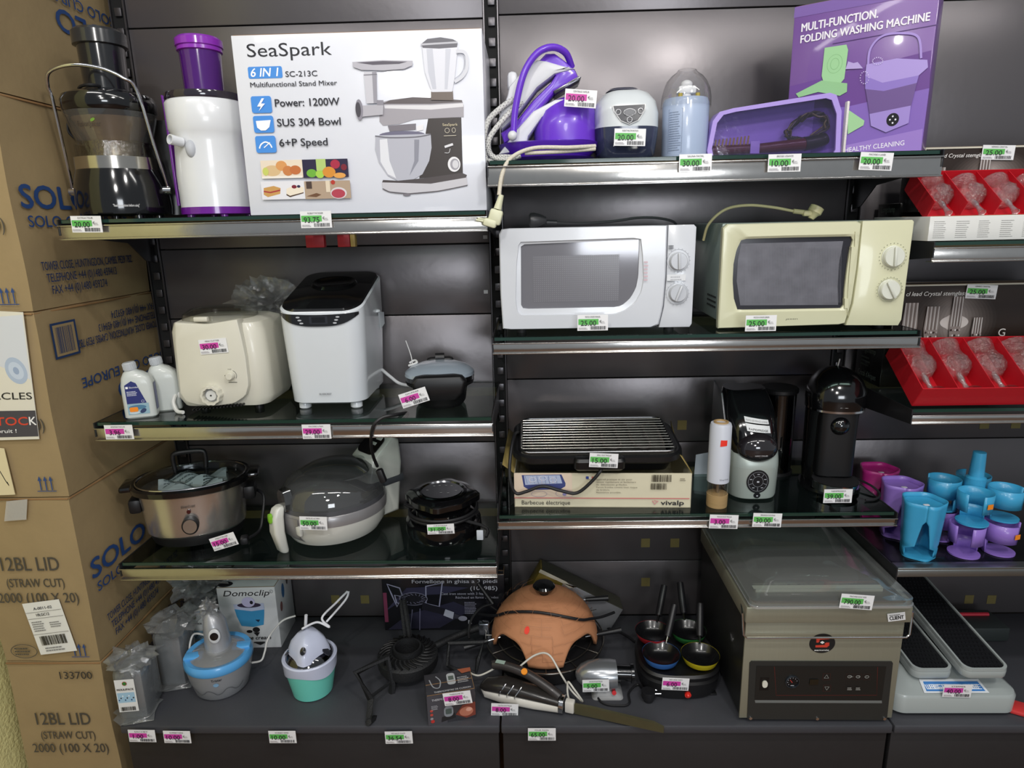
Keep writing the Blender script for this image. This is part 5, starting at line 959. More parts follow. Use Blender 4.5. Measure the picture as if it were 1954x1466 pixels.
g = G(CORD); g.tube([(.094*math.cos(a), .094*math.sin(a), .066+.009*(a/6.283)) for a in [.3+k*.5 for k in range(32)]]+[(.11, -.07, .06), (.125, -.1, .04)], .0045, 8, sm=4); c2 = g.build('wrapped_cord', t)
g = G(M('#c6ccd4', .4)); g.box((.108, -.088, .04), (.018, .006, .028), .002); g.build('cord_label', c2)
price('31.00', 'g', 841, 1010, -.345, 'green 31.00 price tag stuck on the black round griddle maker', 'CREPIERE', 2, h=.028)
# ============================================================ bottom deck, left part
zD = DECK
def pack(loc, rz, label, lab=True, H=.165, s=1):
    t = thing('blender_bag_pack', label, 'packet', loc, rz=rz, group=None)
    g = G(M('#6f7376', .45, .1, coat=.3, var=.08, vs=30)); g.box((0, .045, H*.43), (.068, .09, H*.84), .008); g.build('wrapped_block', t)
    g = G(FILM2); g.box((0, .045, H*.46), (.078, .10, H*.92), .014); g.build('clear_wrap', t)
    crumple('wrap_knot', (0, .045, H*.94), (.05, .045, .026), 3+int(loc[1]*100), t, mat=FILM2, amp=.5, n=3)
    crumple('wrap_skirt', (0, .03, .006), (.048, .052, .006), 8, t, mat=FILM2, amp=.4, n=2)
    if lab:
        I = Ink(front(0, -.0062, 0), rough=.4); I.rect(-.031, .03, .018, H*.77, '#dfe0de'); I.rect(-.029, .058, .014, .088, '#9cc0d6')
        for k in range(8): I.ell(-.026+k*.0052, .066+.012*((k*7) % 3)/2, .0018, .0022, ('#2d4f7c', '#3b3b40', '#e8eef2')[k % 3])
        I.ell(-.006, H*.70, .006, .006, '#a8322c'); I.poly([(-.006, H*.70-.006), (.0, H*.70), (-.006, H*.70+.006), (-.012, H*.70)], '#2f7a38'); I.text('MOULIPACK', -.006, H*.58, .0055, '#2a2a2a', w=.042, al='c', bold=.02)
        I.bars(-.025, .034, .012, .046); I.build('label', t)
    return t
pack((-.972, -.462, zD), .12, 'grey wrapped block with a white printed label, nearest the front edge')
pack((-.935, -.335, zD), .1, 'taller grey wrapped block right behind the front labelled packet', False, .19)
pack((-.918, -.195, zD), .0, 'grey wrapped packet beside the white ice cream maker carton, hindmost', True, .19)
o = crumple('plastic_film', (0, 0, 0), (.075, .06, .035), 21, mat=FILM2, n=4, amp=.5); o.location = (-.93, -.13, zD+.22); tag(o, 'crumpled clear film heaped on top of the hindmost wrapped block', 'plastic film')
# ---- silver and blue ice cream maker
c = on(424, 1318, zD); t = thing('ice_cream_maker', 'silver ice cream maker with bright blue rim and grey motor head', 'ice cream maker', (-.795, -.33, zD), rz=.2)
SIL = M('#a2a4a8', .34, .35, coat=.2, var=.03)
g = G(SIL); g.rings([(.0, .062, .062, 0, 0), (.008, .07, .07, 0, 0), (.05, .081, .081, 0, 0), (.088, .088, .088, 0, 0)], n=56); g.build('body', t)
I = Ink(lambda u, v, n: Vector(((.081+(v-.05)*.18+n)*math.cos(-PI/2+u/.082), (.081+(v-.05)*.18+n)*math.sin(-PI/2+u/.082), v))); I.line([(-.08+.0125*i, .034+.008*math.sin(i*1.5)) for i in range(14)], .0018, '#55585c', sm=4); I.text('Tristar', -.002, .074, .008, '#3a3c40', w=.026, bold=.015); I.ell(.008, .062, .007, .006, '#7fa8c9'); I.build('printing', t)
BLU = M('#56a2dc', .3, coat=.3, var=.02)
g = G(BLU); g.lathe([(.088, .088), (.0905, .092), (.0905, .106), (.086, .114), (.074, .112), (.066, .104)], 56, cap=(0, 0)); 
for a in (.1, PI+.3): g.box((.062*math.cos(a), .062*math.sin(a), .116), (.05, .03, .012), .005, X=T())
g.build('blue_rim', t)
g = G(thin('#c9ccd0', .1, .8, .05, haze=.25)); g.lathe([(.074, .111), (.06, .118), (.045, .124), (0, .125)], 48, cap=(0, 0)); g.build('clear_lid', t)
g = G(M('#55585e', .3, .4)); g.lathe([(.064, .1), (.06, .108), (0, .108)], 40); g.build('inner_bowl', t)
g = G(SIL); g.rings([(.118, .035, .04, -.0, .01), (.15, .032, .038, -.002, .012), (.19, .029, .034, -.004, .014), (.215, .022, .026, -.008, .016), (.228, .01, .012, -.012, .018)], n=36, e=2.2); mh = g.build('motor_head', t)
g = G(M('#c8cacc', .3)); X = T(.004, -.0235, .175, rx=PI/2-.12); g.lathe([(.017, 0), (.018, .004), (.014, .006)], 28, X=X, sx=.85, sy=1.15); g.build('button_ring', mh)
g = G(BLK); g.lathe([(.011, .003), (.011, .007), (0, .008)], 24, X=X); g.build('power_button', mh)
crumple('plastic_wrap', (-.015, .015, .238), (.02, .015, .022), 13, t, mat=FILM2, n=3, amp=.5)
g = G(M('#c9c9c6', .5)); g.tube([(.085, .0, .06), (.105, .02, .05), (.115, .03, .07), (.125, .05, .1), (.16, .08, .13), (.2, .085, .14)], .0028, 8); g.tube([(-.03, .02, .15), (-.075, .05, .14), (-.085, .03, .1), (-.075, .05, .06)], .0028, 8); g.build('mains_cord', t)
# ---- mint ice cream maker
t = thing('ice_cream_maker', 'small mint green and white ice cream maker with white motor cover', 'ice cream maker', (-.530, -.35, zD)); t.scale = (1.1, 1.1, 1.08)
g = G(M('#6fcfbe', .3, coat=.3, var=.02)); g.lathe([(.044, 0), (.049, .004), (.061, .07), (.063, .085), (0, .085)], 52); g.build('body', t)
LW = M('#c5cbe0', .25, coat=.4, var=.015); g = G(LW); n_ = 72; rr_ = [[((.0625+.0005+(.088-.07)*.1)*math.cos(a), (.0625+.0005)*math.sin(a), .074+.006*math.sin(3*a+.4)) for a in [2*PI*i/n_ for i in range(n_)]]]
for r_, z_ in ((.066, .095), (.067, .105), (.064, .108), (.058, .106), (.056, .09)): rr_.append([(r_*math.cos(a), r_*math.sin(a), z_) for a in [2*PI*i/n_ for i in range(n_)]])
g.loft(rr_, (0, 0)); g.build('white_rim', t)
g = G(thin('#8f8f9c', .12, .6, .05)); g.lathe([(.058, .104), (.05, .118), (.035, .128), (0, .13)], 44, cap=(0, 0)); g.build('smoked_lid', t)
g = G(M('#26262c', .3)); g.lathe([(.056, .08), (.056, .095), (0, .095)], 40); g.build('inner_bowl', t)
g = G(LW); pts = []
for i in range(64): a = 2*PI*i/64; pts.append((.050*(1-.17*abs(math.sin(2*a))**1.2), a))
g.loft([[(r_*k*math.cos(a+.1), r_*k*math.sin(a+.1)*1.15, z_) for r_, a in pts] for z_, k in ((.112, 1.05), (.128, 1.0), (.15, .82), (.168, .5), (.173, .1))], (0, 1)); mc = g.build('motor_cover', t)
g = G(BLK); g.lathe([(.0075, 0), (.0075, .004), (0, .005)], 20, X=T(.004, -.0475, .148, rx=PI/2-.75), sx=.9, sy=1.3); g.build('power_button', mc)
g = G(M('#2f3038', .1, coat=.6)); 
for s_ in (-1, 1): g = G(M('#2f3038', .1, coat=.6)); g.lathe([(.013, 0), (.013, .002), (0, .004)], 20, X=T(s_*.047, -.012, .122, ry=s_*.8), sx=1, sy=.8); g.build('lid_port', t)
g = G(M('#d6d8de', .45)); g.tube([(-.008, .02, .17), (-.01, .0, .18), (.02, .02, .184), (.05, .02, .17), (.03, .03, .19), (.06, .06, .215), (.085, .08, .235)], .0028, 8); g.tube([(.04, .03, .178), (.08, .07, .215), (.088, .08, .235)], .0028, 8); g.tube([(-.01, .02, .175), (-.006, .02, .205)], .004, 8); g.build('mains_cord', t)
# ---- Domoclip box
t = carton_box('ice_cream_maker_box', 'white carton printed with a blue ice cream maker', .176, .14, .208, (-.866, -.165, zD), rz=.03, mat='#d3d4d6')
I = Ink(front()); u = lambda a: (a-868)/415*.176; v = lambda b: (680-b)/450*.208
I.text('Domoclip', u(912), v(290), .019, '#2d2b2c', w=.140, shear=.25, bold=.01); I.ring(u(1256), v(262), .005, .005, .0008, '#2d2b2c'); I.text('R', u(1251), v(268), .004, '#2d2b2c')
I.poly([(u(978), v(375)), (u(1195), v(370)), (u(1188), v(430)), (u(1175), v(505)), (u(1100), v(520)), (u(1015), v(510)), (u(990), v(440))], '#3b8fc0'); I.poly([(u(975), v(350)), (u(1195), v(345)), (u(1192), v(392)), (u(1100), v(402)), (u(980), v(385))], '#bcc4de'); I.ell(u(1088), v(358), .036, .0085, '#3a2f45'); I.ell(u(1085), v(335), .02, .017, '#c8c3e4'); I.ell(u(1107), v(338), .005, .006, '#1f1c24'); I.poly([(u(1120), v(465)), (u(1155), v(465)), (u(1140), v(485))], '#1f2c44')
I.ell(u(1068), v(552), .009, .005, '#1c1a1c'); I.ell(u(1118), v(540), .011, .009, '#1c1a1c'); I.poly([(u(1095), v(560)), (u(1142), v(560)), (u(1120), v(590))], '#1c1a1c'); I.text('Ice cream', u(1040), v(612), .012, '#1c1a1c', w=.075, shear=.2, bold=.02); I.rect(u(1090), v(638), u(1170), v(630), '#1c1a1c'); I.poly([(u(1100), v(640)), (u(1170), v(640)), (u(1135), v(655))], '#1c1a1c'); I.build('front_printing', t)
I = Ink(right(.176, 0, 0)); I.ell(.06, .16, .012, .024, '#39699c'); I.ell(.1, .175, .008, .016, '#49403f'); I.ell(.035, .12, .01, .016, '#8c5f5c'); I.build('side_printing', t)
I = Ink(top(0, 0, .208)); I.ell(.02, .02, .022, .016, '#1f1c20'); I.ell(.12, .09, .03, .035, '#8f969a'); I.build('top_printing', t)
# ---- Fornellone box leaning at the back
t = carton_box('cast_iron_stove_box', 'worn black carton printed with a cast iron stove, against the back panel', .386, .05, .195, (-.386, -.075, zD), mat='#17171d', rz=.0)
I = Ink(front(), rough=.45); X0, X1, Y0, Y1 = 240, 1030, 130, 485
u = lambda a: (a-X0)/(X1-X0)*.386; v = lambda b: (Y1-b)/(Y1-Y0)*.195
I.poly([(u(260), v(480)), (u(600), v(470)), (u(820), v(350)), (u(700), v(300)), (u(400), v(380))], '#2b2a3f'); I.poly([(u(250), v(360)), (u(420), v(260)), (u(640), v(250)), (u(800), v(210)), (u(640), v(200)), (u(400), v(210))], '#33324a')
I.rect(u(244), v(430), u(268), v(240), '#7b3552')
for L_ in (((275, 185), (355, 210), (370, 260), (330, 330), (300, 250)), ((525, 200), (632, 180), (605, 330), (520, 310)), ((320, 255), (355, 262), (350, 310), (330, 305))): I.line([(u(a), v(b)) for a, b in L_], .0045, '#9a9ab4', True)
I.ell(u(440), v(280), .042, .02, '#191820'); I.ring(u(440), v(280), .044, .022, .002, '#7d7c92')
for k in range(16): a = k*PI/8; I.line([(u(440)+.026*math.cos(a), v(278)+.012*math.sin(a)), (u(440)+.039*math.cos(a+.2), v(278)+.018*math.sin(a+.2))], .0014, '#8886a0')
I.poly([(u(500), v(300)), (u(645), v(345)), (u(630), v(380)), (u(490), v(345))], '#1d1c26'); I.poly([(u(645), v(345)), (u(700), v(365)), (u(690), v(410)), (u(630), v(385))], '#b9bccb'); I.poly([(u(700), v(372)), (u(735), v(385)), (u(725), v(410)), (u(692), v(400))], '#3c3b48'); I.ell(u(755), v(405), .014, .009, '#9a9cae'); I.line([(u(480), v(340)), (u(470), v(480))], .003, '#6d6c84'); I.line([(u(430), v(345)), (u(410), v(470))], .003, '#6d6c84')
I.text('Fornellone in ghisa a 3 piedi', u(438), v(177), .0125, '#c9c9d4', w=u(985)-u(438)); I.text('(104985)', u(812), v(222), .0135, '#c9c9d4', w=u(985)-u(812)); I.text('Cast iron stove with 3 feets', u(620), v(252), .0085, '#a9a9b8', w=u(915)-u(620)); I.text('Réchaud en fonte 3 piedes', u(715), v(276), .0085, '#a9a9b8', w=u(990)-u(715)); I.lines(u(770), v(375), u(860), v(295), 8, '#8d8da0'); I.rect(u(790), v(440), u(812), v(415), '#c9c9d4')
I.build('front_printing', t)
# ---- cast iron burner
CI = M('#1d1e20', .6, .2, bump=.35, bs=250); bx, by, bz = -.272, -.285, zD+.055
t = thing('cast_iron_burner', 'black cast iron ring burner with three frame legs', 'gas burner', (bx, by, zD), group=None)
g = G(CI); g.lathe([(.04, .035), (.083, .035), (.086, .045), (.086, .066), (.08, .072), (.045, .078), (.04, .074)], 60, cap=(0, 0)); 
g.lathe([(.04, .035), (.04, .092), (.035, .092), (.035, .035)], 44, cap=(0, 0)); g.build('burner_ring', t)
g = G(M('#0d0d0f', .55, .2))
for k in range(26):
    a = 2*PI*k/26; g.tube([(.05*math.cos(a), .05*math.sin(a), .079), (.064*math.cos(a+.12), .064*math.sin(a+.12), .0775), (.08*math.cos(a+.36), .08*math.sin(a+.36), .0735)], .0032, 6, sm=4)
g.build('burner_rib', t)
def loc(p): return (p[0]-bx, p[1]-by, p[2]-zD)
A = lambda a, b, y: at(660+a/3.369, 1050+b/3.369, y)
def leg(pts, name='leg', r=.0075, closed=True):
    g = G(CI); g.tube([loc(p) for p in pts], r, 6, closed=closed, straight=True); return g.build(name, t)
l = leg([A(65, 790, -.42), A(265, 685, -.36), A(302, 860, -.36), A(285, 1020, -.37), on(660+145/3.369, 1050+1108/3.369, zD+.01), A(160, 960, -.43)], r=.0095); g = G(CI); g.tube([loc(A(165, 940, -.43)), loc(A(295, 845, -.36))], .005, 6, straight=True); g.build('crossbar', l)
leg([A(660, 600, -.25), A(885, 595, -.25), A(850, 700, -.27), A(835, 790, -.28), A(700, 770, -.28), A(655, 740, -.28)])
leg([A(355, 320, -.17), A(385, 570, -.22), A(412, 560, -.22), A(375, 320, -.17)])
g = G(CI); g.tube([(.06, .04, .055), (.12, .085, .06), (.2, .13, .065)], .011, 12, sm=4); g.build('gas_pipe', t)
g = G(M('#b9bcc4', .25, 1)); g.box((.212, .125, .065), (.034, .024, .042), .006, X=T()); g.build('valve_bracket', t)
g = G(MBLK); g.tube([loc(A(850, 215, -.1)), loc(A(905, 290, -.11)), loc(A(945, 345, -.12))], .007, 10, sm=4); g.build('valve_handle', t)
g = G(CORD); g.tube([loc(A(945, 345, -.12)), loc(A(870, 370, -.14)), loc(A(810, 440, -.17)), loc(A(790, 520, -.2)), loc(A(792, 570, -.22))], .004, 8); g.build('hose', t)
# ---- thermometer box
W_, D_, H_ = .125, .085, .088; t = carton_box('thermometer_box', 'small dark carton printed with a meat thermometer and roast meat', W_, D_, H_, (-.186, -.487, zD), rz=.24, mat='#3a393e')
I = Ink(front()); I.rect(0, 0, .05, .088, '#45444a'); I.poly([(.072, .02), (.09, .045), (.124, .05), (.124, .01), (.1, .005)], '#7c3a2c'); I.ell(.1, .025, .018, .014, '#b9745c'); I.ell(.107, .03, .008, .006, '#d9a08c'); I.poly([(.034, .005), (.072, .012), (.07, .026), (.036, .02)], '#1d1d20'); I.rr(.042, .018, .066, .05, .01, '#8b9096'); I.rr(.046, .026, .062, .042, .003, '#4d5a56')
for k in range(3): I.ell(.01, .02+k*.012, .004, .004, ('#8e8e92', '#b5443a', '#b5443a')[k]); 
I.ell(.012, .012, .005, .005, '#b5302c'); I.text('THERMOMETRE DE CUISSON', .012, .072, .006, '#c3c3c8', w=.1, bold=.01); I.lines(.01, .046, .03, .06, 4, '#a9a9ae'); I.lines(.09, .055, .12, .068, 3, '#a9a9ae'); I.build('front_printing', t)
I = Ink(top(0, 0, H_)); I.rr(.058, .03, .08, .075, .008, '#b4b7ba'); I.rect(.062, .048, .076, .064, '#5d6660'); I.line([(.012, .06), (.02, .03), (.035, .025), (.04, .05), (.03, .07)], .003, '#9a9da2', sm=4); I.text('THERMOMETRE DE CUISSON', .02, .006, .006, '#c9c9cc', w=.095, bold=.01); I.poly([(.09, .085), (.125, .085), (.125, .07), (.1, .066)], '#a15a40'); I.lines(.085, .03, .12, .055, 4, '#b4b4b8'); I.build('top_printing', t)
price('8.00', 'p', 873, 1333, -.499, 'pink 8.00 price tag on the thermometer box', 'THERMOMETRE', 8)
# ============================================================ bottom deck, middle part
# ---- terracotta pizza dome
t = thing('pizza_oven', 'terracotta pizza dome with arched openings on a round black base', 'pizza oven', (.122, -.187, zD), rz=0)
g = G(M('#1a1a1c', .4)); g.lathe([(.13, .0), (.155, .006), (.172, .04), (.174, .05), (.168, .052), (0, .048)], 64); g.build('base', t)
g = G(M('#8b8780', .3, .95)); 
for r_ in (.176, .14, .1, .06): g.tube([(r_*math.cos(2*PI*i/64), r_*math.sin(2*PI*i/64), .058) for i in range(64)], .0022, 6, closed=True, straight=True)
for k in range(12): a = 2*PI*k/12; g.cyl((.02*math.cos(a), .02*math.sin(a), .058), (.176*math.cos(a), .176*math.sin(a), .058), .0013, n=6)
g.build('heating_grid', t)
TC = M('#bd825b', .75, var=.08, vs=12, bump=.12, bs=90)
def domez(th): return .058+.135*math.sin(th)
def dome_pt(a, v, n=0):  # v from 0 at the foot to 1 at the crown
    v = max(0, min(1, v))
    th = v*PI/2; r_ = .158*max(0, math.cos(th))**.82+.0001; z_ = .06+.138*math.sin(th)**1.05 if th > 0 else .06; return Vector(((r_+n)*math.cos(a), (r_+n)*math.sin(a), z_+n*.6))
NA, NV = 180, 18
def foot(a):  # lower edge: three legs, arches between them
    k = ((a+PI/2+PI/4) % (PI/2))-PI/4; q = abs(k)/(PI/4); # q=0 at a leg centre
    s_ = (q-.40)/.60
    return 0 if s_ <= 0 else .30*(1-max(0, 1-s_)**3.2)**.8
g = G(TC); g.loft([[dome_pt(2*PI*i/NA, foot(2*PI*i/NA)+(1-foot(2*PI*i/NA))*j/NV) for i in range(NA)] for j in range(NV+1)], (0, 1)); d = g.build('terracotta_dome', t); md = d.modifiers.new('solid', 'SOLIDIFY'); md.thickness = .009; md.offset = -1
I = Ink(lambda u, v, n: dome_pt(u, v, n+.0002), base=.0); 
LC = '#a5714f'
for j, vv in enumerate((.1, .2, .31, .42, .53, .64, .75, .86)):
    n0 = 34-j*2
    for k in range(n0):
        a0 = 2*PI*(k+.5*(j % 2))/n0+.03; a1 = a0+2*PI/n0
        if vv < foot(a0)+.03 or vv < foot(a1)+.03: continue
        if (k*7+j*3) % 4: I.line([(a0+(a1-a0)*q/4, vv+.004*math.sin(k+q)) for q in range(5)], .0045, LC)
        if vv+.1 < .9 and (k+j) % 2: I.line([(a0, vv), (a0+.01, vv+.05), (a0, vv+.1)], .007, LC)
I.st = 0; I.build('brick_relief', d)
I = Ink(lambda u, v, n: dome_pt(u, v, n+.0012)); q0 = (-PI/2-.42, .47)
I.poly([(q0[0]+.056*math.cos(2*PI*i/20)*(1+.12*(i % 2)), q0[1]+.048*math.sin(2*PI*i/20)*(1+.12*(i % 2))) for i in range(20)], '#f0402c'); I.build('red_sticker', d)
g = G(BLK); g.lathe([(.014, .195), (.014, .21), (.03, .214), (.033, .222), (.028, .228), (0, .23)], 36, cap=(1, 1)); g.build('dome_knob', d)
for p0, p1, sl in (((-.165, -.05, .075), (-.235, -.065, .062), 'beside the burner frame'), ((.155, -.03, .08), (.225, -.03, .095), 'above the silver egg-shaped tool'), ((.13, .09, .12), (.20, .09, .125), 'touching the leaning carton')):
    p0 = Vector(p0); p1 = Vector(p1); s = thing('pizza_spatula', 'dark-handled pizza spatula poking from the dome, '+sl, 'spatula', Vector((.122, -.187, zD))+p0, group='spatulas around the pizza dome')
    g = G(M('#a9a9ab', .25, .95)); g.cyl((p0-p1)*.5, (0, 0, 0), .0022, n=8); g.build('shaft', s); g = G(MBLK); g.tube([(0, 0, 0), (p1-p0)*.5, p1-p0], lambda a: .006+.003*a, 10, sm=4); g.build('handle', s)
g = G(CORD); g.tube([(-.2, .06, .09)]+[dome_pt(a_, v_, .007) for a_, v_ in ((-PI+.1, .35), (-PI+.45, .55), (-PI+.9, .68), (-PI/2-.2, .72), (-PI/2+.3, .68), (-PI/2+.7, .58), (-.6, .48), (-.35, .4))]+[(.17, -.01, .125), (.21, .02, .12)], .0042, 8, sm=10); g.build('mains_cord', t)
# ---- tilted cardboard knife box
t = thing('knife_box', 'long worn gold and silver carton leaning at the back behind the pizza dome', 'box', (.09, -.080, zD+.172), ry=.50)
g = G(M('#77777a', .45, .3, var=.1)); g.box((.19, .035, .0), (.21, .07, .095), .002); g.build('silver_end', t)
g = G(M('#766726', .5, .3, var=.12)); g.box((.045, .035, .0), (.085, .069, .094), .002); g.build('gold_end', t)
g = G(M('#3b3a30', .7)); g.box((.15, .034, .0482), (.285, .066, .002)); g.build('top_flap', t)
I = Ink(front(0, -.0005, 0)); I.poly([(.0, .05), (.09, .05), (.12, .042), (.13, .05), (.11, .035), (.08, .04), (.0, .038)], '#bdb9a8'); I.line([(.03, .01), (.06, -.035)], .004, '#26241a'); I.line([(.19, .0), (.21, -.01), (.205, .01), (.195, -.015), (.22, .01)], .002, '#26241a'); I.build('printing', t)
# ---- electric knife
t = thing('electric_knife', 'black and white electric knife with a long sheathed blade', 'electric knife', (-.05, -.372, zD), rz=-.30)
def ksec(x, yl, yr, z0, z1, e=2.6): return [(x, y, z) for y, z in sup((yr-yl)/2, (z1-z0)/2, e, 28, (yl+yr)/2, (z0+z1)/2)]
g = G(M('#d3cfc6', .3, coat=.3)); g.loft([ksec(-.005, -.006, .012, .014, .028), ksec(.01, -.022, .022, .004, .034), ksec(.06, -.03, .028, .002, .038), ksec(.15, -.026, .026, .002, .034), ksec(.215, -.02, .02, .004, .034)]); g.build('lower_body', t)
g = G(M('#2b2826', .28, coat=.3)); g.loft([ksec(-.008, -.008, .014, .022, .034), ksec(.01, -.021, .022, .022, .052), ksec(.06, -.027, .027, .026, .064), ksec(.15, -.024, .025, .026, .055), ksec(.215, -.019, .019, .022, .044)]); g.build('upper_body', t)
g = G(M('#353130', .35, coat=.2)); g.tube([(.02, .03, .078), (.06, .028, .083), (.12, .02, .078), (.18, .008, .06), (.215, .0, .045)], lambda a: .012+.001*a, 12); g.cyl((.02, .03, .078), (.02, .03, .088), .006); h = g.build('handle', t)
g = G(M('#f0921e', .4)); g.cyl((.115, .012, .089), (.115, .01, .0925), .0085); g.build('orange_sticker', h)
g = G(M('#9fb3a8', .4)); g.box((.042, .026, .0945), (.026, .013, .0015)); g.build('small_label', h)
g = G(CHROME); 
for k in range(3): g.tube([(.055+k*.022, -.026, .032), (.057+k*.022, -.0285, .042), (.064+k*.022, -.024, .053), (.07+k*.022, -.014, .062)], .0035, 6, sm=5, flat=.5)
g.build('chrome_clip', t); g = G(CHROME); g.loft([ksec(.217, -.023, .022, .004, .048), ksec(.228, -.023, .022, .004, .048)]); g.build('chrome_trim', t)
g = G(M('#d3cfc6', .3)); g.box((.243, 0, .024), (.024, .02, .032), .003); g.build('blade_socket', t)
g = G(M('#55513a', .4, .3, var=.1)); g.loft([[(x, y, z) for y, z in ((-.004, .006), (.004, .006), (.004, .036*k+.004), (-.004, .036*k+.004))] for x, k in ((.255, .8), (.3, .85), (.46, .7), (.485, .45))]); g.build('blade_sheath', t)
g = G(M('#cfccc2', .5)); g.tube([(-.06, .03, .04), (-.02, .02, .042), (.03, .035, .07)], .0025, 8); g.tube([(.09, .035, .08), (.13, .06, .11), (.17, .06, .12), (.21, .04, .08), (.235, .05, .03), (.27, .03, .02), (.25, .02, .06), (.23, .03, .07), (.24, .02, .02), (.3, .03, .008)], .0026, 8); g.build('mains_cord', t)
price('8.00', 'p', 963, 1355, -.450, 'pink 8.00 price tag stuck on the electric knife', 'COUTEAU ELECTRIQUE', -3)
# ---- silver electric sharpener
t = thing('knife_sharpener', 'silver egg-shaped electric tool with black nozzle and red switch', 'appliance', (.268, -.36, zD))
g = G(M('#9da0a4', .25, .7, coat=.2)); g.loft([[(x, y, z+.055) for y, z in sup(r_, r_*.95, 2.1, 32)] for x, r_ in ((-.066, .004), (-.062, .016), (-.05, .028), (-.03, .037), (.0, .041), (.03, .041), (.045, .039))]); g.build('motor_body', t)
g = G(BLK); g.cyl((.045, 0, .06), (.085, 0, .058), .022, .021, 28); g.cyl((.085, 0, .058), (.092, 0, .058), .026, .026, 28); g.build('nozzle', t)
g = G(M('#9a9b9c', .35)); g.loft([[(x, y, z_) for x, y in rrect(w_, d_, .012, 5, cx)] for z_, w_, d_, cx in ((.0, .085, .07, .02), (.006, .08, .066, .02), (.022, .05, .04, .01))]); g.build('base', t)
g = G(RED); g.cyl((.036, -.03, .022), (.036, -.036, .024), .006); g.build('switch', t)
g = G(CORD); g.tube([(-.02, .03, .01), (.0, -.045, .004), (.05, -.06, .004), (.075, -.05, .004), (.08, -.01, .004), (.11, .02, .006), (.125, -.02, .012)], .003, 8); m = g.build('mains_cord', t)
g = G(CORD); X = T(.128, -.035, .02, rz=.0, rx=-.1); g.lathe([(.012, -.02), (.019, -.006), (.019, .01), (.0, .01)], 24, X=X); 
for k in (-1, 1): g.cyl((.008, .008*k, .006), (.032, .008*k, .006), .0024, mat=CHROME, X=X)
g.build('plug', m)
price('5.00', 'g', 1137, 1309, -.404, 'green 5.00 price tag stuck on the silver egg-shaped tool', 'AIGUISEUR ELECTRIQUE', 2)
# ---- four pan cooker
px_, py_ = .490, -.295; t = thing('mini_pan_cooker', 'black rounded hot plate base with red lamp, carrying four small pans', 'hot plate', (px_, py_, zD))
g = G(MBLK); g.loft([[(x, y, z_) for x, y in sup(w_, d_, 3, 56)] for z_, w_, d_ in ((.004, .104, .098), (.012, .108, .102), (.05, .112, .106), (.054, .105, .099), (.058, .105, .099), (.07, .112, .106), (.076, .106, .1), (.072, .09, .085))], (1, 1)); g.build('base', t)
for k in range(4): g = G(MBLK); g.box(((-1, 1)[k % 2]*.07, (-1, 1)[k//2]*.065, .003), (.05, .035, .006), .002); g.build('foot', t)
g = G(M('#d8281c', .2, coat=.6)); g.cyl((.01, -.102, .022), (.01, -.1085, .022), .0085); g.ball((.01, -.1085, .022), .006, n=12); g.build('red_lamp', t)
for dx, dy, hexc, nm, nz, hz in ((-.052, -.045, '#3f77c4', 'blue', 0, 1.1), (.053, -.05, '#d4c524', 'yellow', 0, 1.35), (-.056, .05, '#a8242c', 'red', .004, 1.15), (.045, .055, '#2f7a3a', 'green', .004, 1.55)):
    s = thing('mini_pan', 'small black pan with %s outside, on the four-pan hot plate' % nm, 'pan', (px_+dx, py_+dy, zD+.074+nz)); s.scale = (1.06, 1.06, 1.06)
    g = G(M('#111113', .25, coat=.3)); g.lathe([(.0001, .006), (.026, .006), (.04, .016), (.0465, .030), (.048, .031)], 44, cap=(0, 0)); g.build('pan_inside', s)
    g = G(M(hexc, .35, coat=.2)); g.lathe([(.0, 0), (.025, 0), (.041, .012), (.0485, .031)], 44, cap=(0, 0)); g.build('pan_outside', s)
    d_ = Vector((math.cos(hz), math.sin(hz), 0)); a0 = d_*.045+Vector((0, 0, .028)); a1 = d_*.062+Vector((0, 0, .042)); a2 = d_*.105+Vector((0, 0, .085))
    g = G(CHROME); g.tube([a0, a1], .006, 10, straight=True, flat=.6); g.build('pan_bracket', s)
    g = G(M('#1b1b1e', .4)); g.tube([a1-d_*.003, a1.lerp(a2, .5), a2, a2+d_*.016+Vector((0, 0, .016))], lambda a: .0088+.001*math.sin(a*3), 10, sm=4); g.build('pan_handle', s)
price('6.00', 'p', 1289, 1306, -.409, 'pink 6.00 price tag on the four-pan hot plate', 'MINI WOK PARTY', -3)
g = G(CORD); g.tube([(.2, -.07, zD+.006), (.28, -.06, zD+.006), (.36, -.1, zD+.006), (.40, -.15, zD+.006)], .004, 8); o = g.build('loose_cord'); tag(o, 'black cord lying on the deck behind the four small pans', 'cord')
# ---- vacuum packing machine
SX0, SX1, SY = .614, 1.0, -.474; SW = SX1-SX0; t = thing('vacuum_packer', 'stainless chamber vacuum packer with clear lid and black control panel', 'vacuum packer', (SX0, SY, zD))
SS = M('#9b9a88', .36, .5, var=.04, vs=5, brushed=2, bump=.03, bs=40)
g = G(SS); g.box((SW/2, .003, .158), (SW, .006, .292), .001); g.build('front_plate', t)
g = G(M('#2a2b2a', .4, .3)); g.box((SW/2, .215, .155), (SW-.006, .42, .285), .002); g.build('cabinet', t)
g = G(SS); g.box((SW/2, .2, .318), (SW+.014, .43, .045), .004); g.build('chamber_body', t)
g = G(M('#77766c', .4, .5)); g.box((SW/2, .2, .342), (SW-.01, .40, .004)); g.box((SW/2, .055, .347), (SW*.82, .018, .012), .002, mat=M('#b9b8ae', .4)); sb = g.build('chamber_rim', t)
g = G(M('#7d7d78', .4, .4)); g.rings([(.3435, .14, .15, SW/2, .22), (.3445, .14, .15, SW/2, .22)], e=4, n=40); g.build('chamber_floor', t)
g = G(thin('#dfe4de', .10, .9, .05, haze=.10)); W2 = SW+.004
